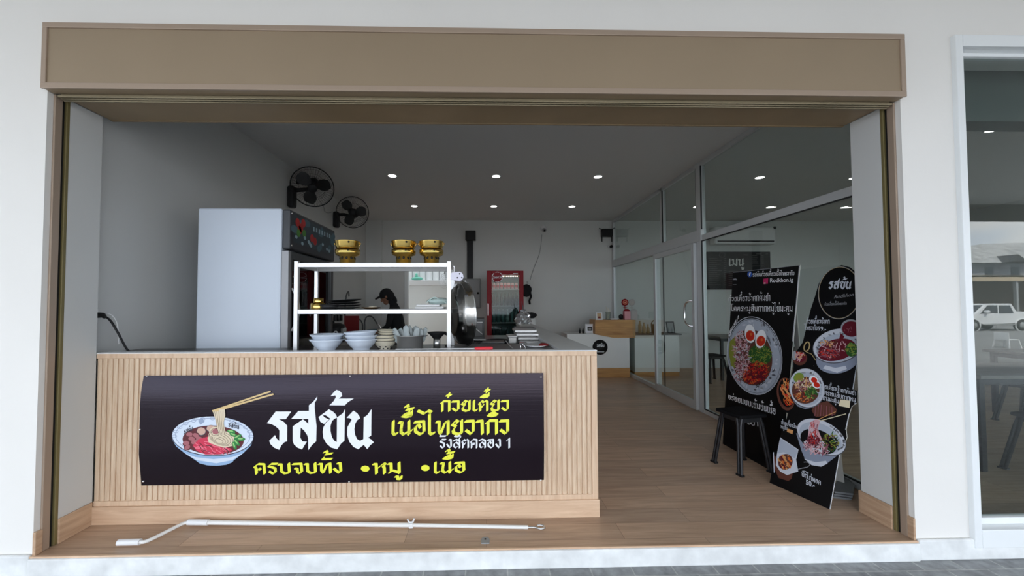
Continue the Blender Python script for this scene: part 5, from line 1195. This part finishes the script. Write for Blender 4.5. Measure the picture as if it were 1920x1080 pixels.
def stool(x, y, label, rz=0, h_=.455, top=.15, foot=.185):
    t = thing('stool', (x, y, 0), label, 'stool', None, rz)
    MB().box(-top, top, -top, top, h_-.03, h_, bev=.012).build('seat', mat('black_seat', (.007, .007, .008, 1), .8, spec=.08), t, local=True)
    for sx in (-1, 1):
        for sy in (-1, 1):
            a = Vector((sx*(top-.03), sy*(top-.03), h_-.03)); c_ = Vector((sx*foot, sy*foot, 0))
            l_ = MB().tube([a+Vector((-sx*.012, sy*.0, 0)), a*.85+c_*.15, c_+Vector((0, 0, .012))], .0115, 8).tube([a+Vector((sx*.012, -sy*.024, 0)), a*.85+c_*.15+Vector((0, -sy*.024, 0)), c_+Vector((0, -sy*.024, .012))], .0115, 8).build('leg', m_tab, t, local=True)
            MB().box(c_.x-.016, c_.x+.016, min(c_.y, c_.y-sy*.024)-.016, max(c_.y, c_.y-sy*.024)+.016, 0, .014, bev=.003).build('foot_cap', m_bplast, l_, local=True)
    b = MB()
    for sx, sy, ex, ey in ((-1, -1, 1, -1), (1, -1, 1, 1), (1, 1, -1, 1), (-1, 1, -1, -1)):
        k = top-.03; b.bar((sx*k, sy*k, h_-.05), (ex*k, ey*k, h_-.05), .012, .03, 0, .002)
    b.build('seat_rail', m_tab, t, local=True)
    return t
dining_table(4.55, 3.15, 1.5, .62, 'grey-topped dining table with black legs just inside the right-hand window')
dining_table(4.2, 4.55, 1.1, .6, 'second dining table from the right-hand window, behind the first')
dining_table(4.55, 6.7, 1.1, .6, 'farthest dining table, near the back wall under the menu board')
dining_table(6.6, 4.2, 1.1, .6, 'dining table deepest to the right of the dining room')
stool(4.28, 2.78, 'black stool tucked at the first table, closest to the window', .1)
stool(4.05, 3.55, 'black stool behind the first table, beside the partition side', .2)
stool(4.95, 2.72, 'black stool in front of the first table, deeper to its right', -.1)
stool(3.75, 5.1, 'black stool between the second and the farthest tables', .3)
stool(3.35, 4.5, 'black stool at the partition end of the second table', .1)
stool(3.85, 6.4, 'black stool at the partition end of the farthest table', .15)
stool(5.2, 6.2, 'black stool in front of the farthest table', -.2)
stool(5.9, 4.0, 'black stool between the second and the rightmost tables', .1)

# ------------------------------------------------------------------ standing signs
BLK = mat('print_black', S(9, 9, 11), .45, spec=.12); EDGE = mat('foam_board_edge', S(225, 222, 212), .6)
pal = {'W': m_white, 'GR': mat('print_grey', S(150, 152, 158), .5), 'DG': mat('print_dark_grey', S(84, 86, 94), .5), 'LG': mat('print_light_grey', S(196, 200, 210), .5), 'MR': mat('print_maroon', S(96, 22, 36), .5),
 'RD': mat('print_red', S(196, 44, 30), .5), 'OR': mat('print_orange2', S(206, 104, 46), .5), 'PK': mat('print_dusty_pink', S(206, 160, 166), .5), 'PD': mat('print_plum', S(140, 84, 96), .5), 'GN': mat('print_dark_green', S(44, 86, 40), .5),
 'GL': mat('print_leaf_green', S(112, 150, 70), .5), 'YG': mat('print_olive', S(134, 140, 56), .5), 'TN': mat('print_tan', S(206, 150, 96), .5), 'BR': mat('print_brown', S(92, 54, 44), .5), 'CR': mat('print_cream', S(222, 210, 178), .5),
 'BL': mat('print_blue', S(50, 90, 180), .5), 'MG': mat('print_magenta', S(186, 40, 96), .5), 'BK': BLK, 'SB': mat('print_slate', S(170, 178, 192), .5), 'GD': mat('print_gold', S(178, 156, 110), .5), 'SD': mat('print_slate_dark', S(132, 140, 158), .5)}
for q_ in pal.values(): q_.node_tree.nodes['Principled BSDF'].inputs['Specular IOR Level'].default_value = .15
PK_ = list(pal); PI_ = {k: i for i, k in enumerate(PK_)}; PM = [pal[k] for k in PK_]
def X_(*k): return [PI_[q] for q in k]
def board(A, px_outline, th, name, t, thick=.006):
    uv = [A.uv(*p) for p in px_outline]
    b = MB(); b.prism(uv, lambda u, v: A.pt(u, v, 0), lambda u, v: A.pt(u, v, -thick), 0, 1); return b.build(name, [BLK, EDGE], t)
def bar_text(A, txt, a, b_, h, k='W', layer=2, nib=.1, hB=None, ang=40, arch=0):
    P, ad = thai(txt, nib, ang, nib*.75); A.text(P, ad, a, b_, h, PI_[k], layer, hB, arch)

# first sign: large rectangle leaning back near the partition
bl = atZ(1355, 832, 0); brr = atZ(1464, 893, 0)
tr_ = atY(1500, 497, brr.y+.06)
t = thing('menu_standee', (bl+brr)/2, 'large black rectangular standing sign with a noodle bowl, behind the black stool', 'standing sign')
def sign1(): return Art(bl, brr-bl, tr_-brr)
A = sign1()
board(A, [(1355, 832), (1374, 511), (1500, 497), (1487, 640), (1464, 893)], .006, 'board', t)
A.line([(1375, 511), (1499, 497.5)], .8, PI_['GR'], 1)
A.line([(1499, 498), (1493, 570), (1486, 640)], 1.4, PI_['LG'], 1)
A.ell(1406, 514.3, 4.8, 5.4, PI_['BL'], 1); P, ad = latin('f', .04); A.text(P, ad, (1404.6, 517.6), (1408, 517.4), 9, PI_['W'], 2)
bar_text(A, 'รสข้นก๋วยเตี๋ยวเนื้อไทยวากิว', (1411, 519), (1490, 516), 6.5, nib=.12)
A.px([(1431.5, 522.5), (1440.5, 521.5), (1440, 532), (1431, 532.6)], PI_['MG'], 1); A.ell(1434, 531, 2.2, 1.6, PI_['PK'], 2)
P, ad = latin('Rodkhon.ig', .012); A.text(P, ad, (1443.5, 529.5), (1487.5, 528), 11, PI_['W'], 2)
A.big(1374, 521, 1/230.0, PI_['LG'], 2); A.line([(1374, 534), (1381, 533.6)], .8, PI_['GR'], 2)
bar_text(A, 'ก๋วยเตี๋ยวน้ำตกต้มยำ', (1366, 565), (1445, 564.5), 7.5, nib=.09, hB=12)
bar_text(A, 'โคตรหมูสับกากหมูไข่มะตูม', (1371, 583), (1487, 585), 8, nib=.09, hB=12)
bar_text(A, 'อร่อยแบบเข้มข้นเนื้อ', (1365, 748), (1455, 779), 8, nib=.12, hB=13)
bar_text(A, ' บาท', (1402, 796), (1433, 802), 10, nib=.12); P, ad = latin('70', .02); A.text(P, ad, (1392, 794), (1409, 796.5), 14, PI_['W'], 2)
bar_text(A, 'สูตรเด', (1366, 632), (1386, 596), 7, nib=.14)
A.build('lettering', PM, t)
A = sign1(); rs = random.Random(21)
A.ring(1415, 667, 51.5, 74, 1.3, PI_['LG'], 1, -9); A.ell(1415, 668, 49.5, 71.5, PI_['SB'], 1, -9, 48); A.ring(1415, 668, 48, 70, .7, PI_['DG'], 2, -9)
for i in range(60):
    a = rs.uniform(0, 2*PI); k = rs.uniform(.82, .95); x, y = 1415+48*k*math.cos(a)*.98, 668+70*k*math.sin(a); A.ell(x, y, rs.uniform(1.5, 4), rs.uniform(1, 2.5), PI_[rs.choice(['GR', 'LG', 'LG', 'DG'])], 2+.01*i, rs.uniform(0, 180), 8)
A.ell(1410, 670, 38, 53, PI_['BR'], 3, -8, 40)
A.px([(1369, 640), (1379, 630), (1381, 655), (1379, 690), (1371, 686), (1367, 662)], PI_['YG'], 3.4)
A.scatter(1391, 662, 15, 42, 230, 8, 1.3, X_('PK', 'PD', 'PK', 'LG'), 4, -4, rs)
A.scatter(1388, 700, 12, 16, 60, 8, 1.4, X_('PK', 'LG', 'PD'), 4.1, 0, rs)
A.ell(1425, 666, 22, 20, PI_['GN'], 3.6); A.scatter(1426, 667, 22, 19, 150, 7, 1.4, X_('GN', 'GL', 'GN', 'YG'), 5, 0, rs)
A.ell(1417, 699, 24, 20, PI_['MR'], 3.7, -35); A.scatter(1418, 699, 26, 19, 190, 5, 1.3, X_('RD', 'MR', 'OR', 'RD'), 5.2, -35, rs)
for cx, cy, r_ in ((1407, 626, -6), (1427, 636, 10)):
    A.ell(cx, cy, 10.5, 18, PI_['DG'], 6, r_); A.ell(cx, cy-.4, 10, 17.4, PI_['W'], 6.2, r_); A.ell(cx+.3, cy+3.5, 8.2, 10, PI_['OR'], 6.4, r_); A.ell(cx+.3, cy+3.5, 7.4, 9, PI_['RD'], 6.6, r_); A.ell(cx+2, cy+1, 2.2, 2.6, PI_['OR'], 6.8)
bar_text(A, 'รสข้น', (1439, 634), (1446, 649), 6, 'BK', 3.4, .16); bar_text(A, 'รสข้น', (1417, 728), (1436, 717), 6, 'BK', 3.4, .16)
A.build('printed_bowl', PM, t)
MB().bar((tr_+bl*0+Vector((.0, .0, -.35)))+Vector((.01, .08, 0)), Vector((XP-.07, tr_.y+.08, .01)), .05, .006, 0).build('back_prop', EDGE, t)

# second sign: narrow arched die-cut sign in front
bl2 = atZ(1443, 905, 0); br2 = atZ(1556, 955.5, 0); top2 = atY(1578, 497, 2.60)
t = thing('arched_standee', (bl2+br2)/2, 'tall black arched standing sign with several noodle bowls and Thai prices, beside the pier', 'standing sign')
def sign2(): return Art(bl2, br2-bl2, top2-(bl2+br2)/2)
A = sign2()
ol = [(1443, 905), (1449, 872), (1449.5, 848), (1456, 846), (1463, 818), (1478, 775), (1470, 772), (1459, 757), (1455.5, 738), (1459, 716), (1470, 707), (1482, 711), (1488, 690), (1486, 664), (1494, 658), (1505, 642), (1510, 622), (1514, 604), (1520, 580), (1528, 556), (1535, 532), (1545, 515), (1560, 503), (1578, 497), (1594, 501), (1606, 511), (1616, 530), (1624, 560), (1622, 600), (1618, 634), (1617, 660), (1608, 677), (1599, 730), (1608, 733), (1607, 755), (1597, 762), (1592, 776), (1586, 805), (1588, 820), (1580, 840), (1574, 852), (1556, 955.5)]
board(A, ol, .006, 'board', t)
A.line([(1574, 853), (1556, 955)], 1.3, PI_['LG'], 1); A.line([(1592, 776), (1585.5, 806)], 1.3, PI_['LG'], 1); A.line([(1607, 680), (1599, 730)], 1.3, PI_['LG'], 1)
A.ring(1574, 549, 40, 49.5, 1.1, PI_['GR'], 2, 5, 60); A.ring(1574, 549, 39, 48.5, .7, PI_['GD'], 2.2, 5, 60)
A.big(1551, 517.5, 1/41.0, PI_['LG'], 2, .12)
P, ad = latin('Rodkhon', .0, .4); A.text(P, ad, (1563, 560), (1601, 555), 9, PI_['GR'], 2.5)
bar_text(A, 'ก๋วยเตี๋ยวเนื้อไทยวากิว', (1546, 573), (1588, 571.5), 4, 'GR', 2, .12)
bar_text(A, 'ก๋วยเตี๋ยวน้ำตก', (1512, 607), (1556, 607), 7.5, 'LG', 2, .14)
bar_text(A, 'ไทยวากิว', (1510, 619), (1533, 619.5), 7.5, 'LG', 2, .14); P, ad = latin('99.-', .015); A.text(P, ad, (1533.5, 619.5), (1549, 620.5), 11, PI_['LG'], 2)
for i, (txt, a, b_, h) in enumerate((('ก๋วยเตี๋ยวน้ำตกต้มยำ', (1538, 727), (1606, 742), 7), ('โคตรหมูสับกากหมู', (1537, 738), (1606, 754.5), 7.5), ('ไข่ยางมะตูม', (1535, 748), (1574, 757.5), 7.5))): bar_text(A, txt, a, b_, h, 'LG', 8, .13)
A.px([(1576, 749), (1595, 751.5), (1593.5, 765), (1573, 761)], PI_['CR'], 8)
bar_text(A, 'ก๋วยเตี๋ยวน้ำตก', (1465, 795), (1500, 806), 6, 'LG', 2, .13); bar_text(A, 'หมูสับ', (1464, 803), (1477, 807), 6, 'LG', 2, .13); A.px([(1476.5, 803.5), (1487.5, 807), (1486, 814), (1475.5, 809.5)], PI_['TN'], 2)
bar_text(A, 'ปีกไก่ทอด', (1503, 893), (1539.5, 910), 8, 'LG', 2, .15); P, ad = latin('50.-', .02); A.text(P, ad, (1511, 908), (1527.5, 914), 13, PI_['LG'], 2)
A.build('lettering', PM, t)
A = sign2(); rs = random.Random(31)
# top bowl with ladle
A.ell(1571, 672, 41, 28, PI_['SD'], 2, -12); A.px([(1526, 658), (1535, 684), (1545, 692), (1570, 697), (1588, 690), (1604, 674), (1614, 655), (1570, 672)], PI_['SD'], 2.2); A.px([(1543, 691), (1570, 699), (1588, 692), (1586, 686), (1566, 690), (1548, 685)], PI_['LG'], 2.4)
A.ell(1571, 649, 47.5, 32, PI_['DG'], 2.6, -12, 44); A.ell(1571, 648, 46.5, 30.8, PI_['LG'], 2.8, -12, 44); A.ell(1571, 652, 41, 26, PI_['SB'], 3, -12, 40)
A.ell(1569, 656, 37, 20, PI_['MR'], 3.4, -14, 40); A.scatter(1562, 655, 26, 15, 110, 9, 1.6, X_('PD', 'MR', 'BR', 'PK', 'MR'), 4, -14, rs); A.scatter(1556, 663, 18, 8, 40, 12, 1.4, X_('PD', 'MR', 'RD'), 4.6, 0, rs, 15)
A.ell(1597, 656, 11, 13, PI_['GN'], 4.4); A.scatter(1597, 655, 10, 12, 40, 7, 2, X_('GL', 'GN', 'YG'), 5, 0, rs); A.scatter(1552, 644, 14, 5, 16, 6, 2, X_('TN', 'PK'), 4.8, 0, rs)
A.ell(1596, 615, 19, 16, PI_['GR'], 6, 6); A.ell(1597, 617, 17.5, 14.5, PI_['MR'], 6.3, 6); A.scatter(1597, 617, 14, 11, 16, 5, 1, X_('PD', 'MR'), 6.5, 0, rs); A.px([(1577, 625), (1584, 631), (1574, 646), (1570, 648)], PI_['MR'], 6.6)
A.ring(1513, 650, 6, 10, 2.2, PI_['GD'], 3, 15, 20); A.line([(1512, 660), (1522, 664), (1530, 676)], 1.2, PI_['GD'], 3)
# left side dishes
A.ell(1500, 672, 13.5, 13, PI_['BR'], 2); A.ell(1500, 670, 11.5, 9.5, PI_['MR'], 2.3); A.scatter(1499, 668, 9, 7, 30, 6, 2, X_('PK', 'TN', 'RD'), 2.6, 0, rs); A.ell(1490, 667, 4, 9, PI_['GR'], 3)
A.ell(1474, 739, 17, 31, PI_['BR'], 2, -8); A.ell(1475, 737, 14.5, 27, PI_['BK'], 2.3, -8); A.scatter(1476, 736, 10, 23, 70, 9, 1.6, X_('OR', 'RD', 'TN', 'OR'), 2.6, -8, rs, 65)
# middle bowl
A.px([(1482, 730), (1488, 752), (1496, 762), (1510, 767), (1526, 764), (1536, 752), (1544, 738), (1512, 750)], PI_['SD'], 3); A.ell(1513, 728, 33.5, 38, PI_['DG'], 3.2, -20, 44); A.ell(1513, 727.4, 32.3, 36.8, PI_['LG'], 3.4, -20, 44); A.ell(1513, 729, 28.5, 32, PI_['SB'], 3.5, -20, 40); A.ell(1511, 732, 26, 25, PI_['BR'], 3.7, -20, 36)
A.ell(1498, 708, 10, 9, PI_['GL'], 4, -30); A.ell(1498, 708, 8, 7, PI_['YG'], 4.2, -30); A.scatter(1507, 722, 15, 12, 80, 8, 1.5, X_('CR', 'PK', 'TN', 'PD'), 4.4, -20, rs); A.scatter(1506, 744, 18, 8, 70, 5, 1.5, X_('OR', 'BR', 'TN', 'MR'), 4.6, 15, rs)
A.scatter(1521, 737, 11, 11, 60, 6, 1.8, X_('GN', 'GL', 'GN'), 5.2, 0, rs)
for cx, cy in ((1526, 712), (1531, 721)): A.ell(cx, cy, 9, 7, PI_['W'], 5.6, 30); A.ell(cx+1, cy+.8, 6, 4.8, PI_['RD'], 5.9, 30)
A.px([(1527, 758), (1552, 752), (1570, 768), (1566, 778), (1530, 782), (1522, 770)], PI_['BR'], 2.4)
for i in range(7): A.line([(1530+i*5, 757+i*1.0), (1528+i*5.4, 780)], .9, PI_['PD'], 2.7)
# bottom bowl
A.line([(1534, 787), (1567.5, 772)], 1.2, PI_['TN'], 5); A.line([(1537, 789.5), (1587, 776)], 1.5, PI_['CR'], 5)
A.px([(1493, 812), (1503, 845), (1510, 862), (1522, 871), (1538, 874), (1552, 868), (1568, 856), (1584, 838), (1540, 850)], PI_['SD'], 3); A.px([(1508, 860), (1522, 872), (1540, 875), (1552, 869), (1549, 864), (1530, 867)], PI_['LG'], 3.2)
A.ell(1540.5, 820, 50, 30, PI_['DG'], 3.4, 28, 48); A.ell(1540.5, 819.3, 49, 28.8, PI_['LG'], 3.6, 28, 48); A.ell(1539, 821, 43, 25, PI_['SB'], 3.8, 28, 44); A.ell(1535, 828, 36, 21, PI_['BK'], 4, 24, 40)
A.scatter(1556, 828, 16, 16, 70, 9, 1.8, X_('GN', 'BK', 'BR', 'YG'), 4.4, 0, rs); A.px([(1519, 792), (1530, 786), (1538, 789), (1534, 805), (1544, 830), (1514, 832), (1516, 812)], PI_['PK'], 4.5); A.scatter(1526, 808, 8, 18, 50, 12, 1.1, X_('PK', 'PD', 'LG', 'RD'), 5.2, 0, rs, 95)
A.scatter(1530, 838, 24, 13, 130, 9, 1.5, X_('PK', 'PD', 'LG', 'PK'), 4.9, 20, rs); A.ell(1526, 825, 12, 9, PI_['MR'], 5.6); A.scatter(1526, 824, 10, 8, 24, 7, 1.4, X_('RD', 'MR', 'PD'), 5.8, 0, rs)
for i in range(26): a = rs.uniform(-1.2, .9); A.ell(1540+43*math.cos(a), 814+24*math.sin(a)+17*math.cos(a), 2.6, 1.4, PI_[rs.choice(['DG', 'GR'])], 4.2, rs.uniform(0, 180), 8)
# fried wings in a paper-lined basket
A.px([(1450, 850), (1453, 880), (1460, 896), (1478, 902), (1484, 898), (1487, 886), (1470, 880)], PI_['BR'], 2); A.ring(1508, 872, 11, 6, 1.2, PI_['GR'], 2, -10, 24, -90, 120); A.line([(1495, 880), (1512, 876)], 1.2, PI_['GR'], 2)
A.px([(1463, 820), (1497.5, 843), (1493, 862), (1497, 884), (1484, 888), (1476, 891), (1463, 884), (1455, 872), (1457, 852)], PI_['LG'], 3); A.px([(1463, 822), (1496, 844), (1491, 860), (1470, 848), (1459, 850)], PI_['SB'], 3.2)
A.ell(1473, 866, 13.5, 15, PI_['BR'], 4, 20); A.scatter(1473, 866, 11, 12, 45, 9, 3, X_('TN', 'OR', 'BR', 'TN', 'MR'), 4.4, 0, rs, 60); A.line([(1450.5, 848), (1452, 886)], 1.6, PI_['LG'], 4)
for cx, cy, rx, ry, ro, n_ in ((1571, 650, 42, 27, -12, 34), (1513, 728, 29, 33, -20, 24)):
    for i in range(n_):
        a = rs.uniform(PI*.95, PI*2.05); q_ = rs.uniform(.86, .97); x, y = rx*q_*math.cos(a), ry*q_*math.sin(a); c_, s_ = math.cos(math.radians(ro)), math.sin(math.radians(ro))
        A.ell(cx+x*c_-y*s_, cy+x*s_+y*c_, 2.4, 1.3, PI_[rs.choice(['DG', 'GR', 'GR'])], 3.65, rs.uniform(0, 180), 8)
A.build('printed_food', PM, t)
c2 = (bl2+br2)/2; tp = top2
pb = Vector((2.50, c2.y+.12, .012))
MB().bar((c2+(tp-c2)*.55)+Vector((.012, .01, 0)), pb, .10, .005, 0).build('back_prop', EDGE, t)

# black stool in front of the first sign
lf = [atZ(1386, 889, 0), atZ(1335, 861, 0)]
cen = Vector((2.055, 3.03, 0))
st = stool(2.04, 3.02, 'black metal stool standing in front of the rectangular sign', math.radians(10.5), .45, .125, .14)
st.name = 'metal_stool'
# folded boards on the floor behind the arched sign
for i in range(3):
    a = [(1562, 934), (1597, 938), (1600, 922), (1580, 900), (1566, 912)]
    P0 = [atZ(x, y, 0) for x, y in a]; dz = .016*i
    o = MB().prism([(p.x, p.y) for p in P0], lambda u, v: Vector((u+.006*i, v, dz)), lambda u, v: Vector((u+.006*i, v, dz+.012))).build('folded_board', mat('grey_board', S(126, 128, 130), .6), None, P0[0]); tag(o, ('lowest', 'middle', 'topmost')[i]+' grey folded board on the floor behind the arched sign', 'board', 'folded boards on the floor')

# ------------------------------------------------------------------ crank pole on the threshold
t = thing('crank_pole', atZ(600, 984, .02), 'long white awning crank pole with grey hook lying on the wooden floor', 'crank pole')
z = .022
pA, pB, pC, pD, pE, pF = atZ(222, 1017, z), atZ(263, 1016, z), atZ(345, 981, z+.01), atZ(353, 979, z+.01), atZ(391, 979.5, z+.01), atZ(990, 988.5, .016)
pM = atZ(771, 984.5, .018)
MB().tube([pA, pB], .016, 14).build('grip', m_wplast, t)
MB().tube([pD, pE], .016, 14).build('grip_sleeve', m_wplast, t)
m_rod = mat('white_enamel', (.80, .79, .76, 1), .3)
MB().tube([pB]+smooth([pB, pB+(pB-pA)*.3+Vector((0, .012, 0)), pB*.1+pC*.9, pC, pD], 5)[3:]+[pD], .0095, 10).build('crank_rod', m_rod, t)
MB().tube([pE, pM], .0125, 12).build('upper_tube', m_rod, t)
MB().tube([pM, pF], .0105, 12).build('lower_tube', m_rod, t)
cl = MB().box(pM.x-.012, pM.x+.012, pM.y-.014, pM.y+.014, pM.z-.014, pM.z+.014, bev=.004)
cl.tube(smooth([pM+Vector((-.022, 0, .035)), pM+Vector((-.012, 0, .018)), pM+Vector((.008, 0, .018)), pM+Vector((.018, 0, .038))]), .005, 8); cl.build('clamp', m_wplast, t)
pts = [pF, atZ(1004, 989, .016), atZ(1013, 991.5, .016), atZ(1020, 990, .016), atZ(1020, 986.5, .018), atZ(1013, 984.5, .02), atZ(1007, 985, .02)]
MB().tube(smooth(pts), .0062, 8).build('hook', m_steel, t)

# ------------------------------------------------------------------ across the car park (mirrored in the right-hand window)
def mir(px, py, D):
    """point at depth D behind the shop window's mirror image, brought back in front of it"""
    p = atY(px, py, D); return Vector((p.x, 2*2.12-D, p.z))
D = 23.5; GZ = -.42
fw = mir(1826, 600, D); rw = mir(1916, 600, D); wr = .36; wb = rw.x-fw.x; k = wb/3.1
m_car = mat('white_car_paint', (.80, .81, .82, 1), .25); m_tyre = mat('tyre_rubber', (.02, .02, .02, 1), .8); m_cg = mat('car_glass', (.03, .035, .04, 1), .08)
px_, py_ = fw.x, fw.y-.9
t = thing('pickup_truck', (px_+wb/2, py_, GZ), 'white double-cab pickup truck parked across the car park, mirrored in the window', 'pickup truck')
prof = [(-.85, .45), (-.9, .75), (-.8, 1.0), (.12, 1.06), (.85, 1.68), (2.45, 1.74), (2.78, 1.22), (4.25, 1.22), (4.3, .55), (3.6, .5), (-.5, .42)]
MB().prism([(px_+a*k, c_) for a, c_ in prof], lambda u, v: Vector((u, py_-.9, GZ+v)), lambda u, v: Vector((u, py_+.9, GZ+v))).build('body', m_car, t)
for x0, x1, x2, x3 in ((.42, .92, 1.55, 1.55), (1.63, 1.63, 2.36, 2.58)):
    MB().prism([(px_+x0*k, 1.10), (px_+x3*k, 1.13), (px_+x2*k, 1.62), (px_+x1*k, 1.62)], lambda u, v: Vector((u, py_+.905, GZ+v)), lambda u, v: Vector((u, py_+.88, GZ+v))).build('side_window', m_cg, t)
MB().prism([(px_+.10*k, 1.08), (px_+.78*k, 1.64), (px_+.81*k, 1.64), (px_+.2*k, 1.08)], lambda u, v: Vector((u, py_+.75, GZ+v)), lambda u, v: Vector((u-.03, py_-.75, GZ+v))).build('windscreen', m_cg, t)
for xx in (0, 3.1):
    for sy in (-1, 1):
        w2 = MB().lathe([(.2, -.11), (wr, -.10), (wr, .10), (.2, .11)], (px_+xx*k, py_+sy*.82, GZ+wr), 28, 0, (0, 1, 0)).build('wheel', m_tyre, t)
        MB().lathe([(0, .115), (.19, .11), (.2, .09)], (px_+xx*k, py_+sy*.82, GZ+wr), 20, 0, (0, sy, 0)).build('rim', m_gplast, w2)
        if sy > 0: MB().lathe([(wr+.02, .0), (wr+.10, .0), (wr+.10, -.03), (wr+.02, -.03)], (px_+xx*k, py_+.905, GZ+wr), 28, 0, (0, 1, 0)).build('wheel_arch', m_tyre if False else m_car, t)
MB().box(px_+.62*k, px_+.85*k, py_+.9, py_+1.1, GZ+1.14, GZ+1.3, bev=.04).build('wing_mirror', m_car, t)
MB().box(px_+.55*k, px_+2.7*k, py_+.88, py_+.97, GZ+.36, GZ+.44, bev=.02).build('side_step', m_gplast, t)
# shed and house
p0 = mir(1800, 516, 31); p1 = mir(1960, 527, 31); yy = p0.y
t = thing('long_shed', (p0.x+3, yy-2, GZ), 'long low shed with a beige fascia behind the pickup truck', 'shed')
MB().box(p0.x-4, p0.x+30, yy-.2, yy, p1.z, p0.z).build('fascia', mat('beige_fascia', S(190, 172, 145), .7), t)
MB().box(p0.x-4, p0.x+30, yy-5, yy-4.8, GZ, p0.z).box(p0.x-4, p0.x-3.8, yy-5, yy, GZ, p1.z).box(p0.x+29.8, p0.x+30, yy-5, yy, GZ, p1.z).build('walls', mat('brown_shed_wall', S(112, 96, 84), .8), t)
MB().box(p0.x-4, p0.x+30, yy-5, yy, p0.z-.15, p0.z-.02).build('roof', m_gplast, t)
for i in range(8): MB().box(p0.x-3+i*4, p0.x-2.8+i*4, yy-.3, yy-.1, GZ, p1.z).build('post', m_gplast, t)
o = MB().box(p0.x+2.6, p0.x+4.6, yy-4.75, yy-4.7, mir(1850, 572, 35).z-.1, mir(1850, 556, 35).z, bev=.02).build('green_board', mat('faded_green', S(70, 120, 100), .7), None, (p0.x+3.6, yy-4.7, 1)); tag(o, 'faded green board on the shed wall above the pickup truck', 'board')
D = 42; h0 = mir(1800, 502, D); r1 = mir(1860, 455, D+3); e = mir(1800, 494, D).z; yy = h0.y
hx0, hx1 = h0.x-8, h0.x+16
t = thing('house', ((hx0+hx1)/2, yy-4, GZ), 'grey-roofed house rising behind the long shed across the car park', 'house')
MB().box(hx0+.8, hx1-.8, yy-8, yy, GZ, e).build('walls', mat('house_wall', S(150, 152, 158), .8), t)
rx = r1.x
b = MB(); zr = r1.z
A_, B_, C_, D_ = Vector((hx0, yy+.8, e)), Vector((hx1, yy+.8, e)), Vector((hx1, yy-8.8, e)), Vector((hx0, yy-8.8, e)); E_, F_ = Vector((rx, yy-4, zr)), Vector((hx1-2, yy-4, zr*1.02))
b.add([A_, B_, C_, D_, E_, F_], [[0, 1, 5, 4], [2, 3, 4, 5], [3, 0, 4], [1, 2, 5], [0, 3, 2, 1]]); b.build('roof', mat('weathered_roof', S(165, 165, 165), .8, nscale=1.2, namt=.3), t)
gx = mir(1882, 487, D).x
MB().prism([(gx-1.3, e+.05), (gx+1.3, e+.05), (gx, e+.9)], lambda u, v: Vector((u, yy+1.2, v)), lambda u, v: Vector((u, yy-1.5, v))).build('gable', mat('dark_gable', S(60, 60, 64), .8), t)
for i in range(7): MB().box(hx0+1.6+i*3.1, hx0+2.6+i*3.1, yy-.02, yy+.04, e-1.5, e-.4).build('window', m_cg, t)
# plastic chair and crate on the pavement edge across
p = mir(1888, 655, 14.5)
t = thing('plastic_chair', (p.x, p.y, GZ), 'white plastic chair out on the car park, mirrored in the window', 'chair')
zg = GZ
MB().box(p.x-.22, p.x+.22, p.y-.22, p.y+.22, zg+.30, zg+.33, bev=.01).build('seat', m_wplast, t)
MB().box(p.x-.22, p.x-.19, p.y-.22, p.y+.22, zg+.33, zg+.60, bev=.01).build('backrest', m_wplast, t)
for sx in (-1, 1):
    for sy in (-1, 1): MB().bar((p.x+sx*.2, p.y+sy*.2, zg+.30), (p.x+sx*.24, p.y+sy*.24, zg), .035, .035, 0).build('leg', m_wplast, t)
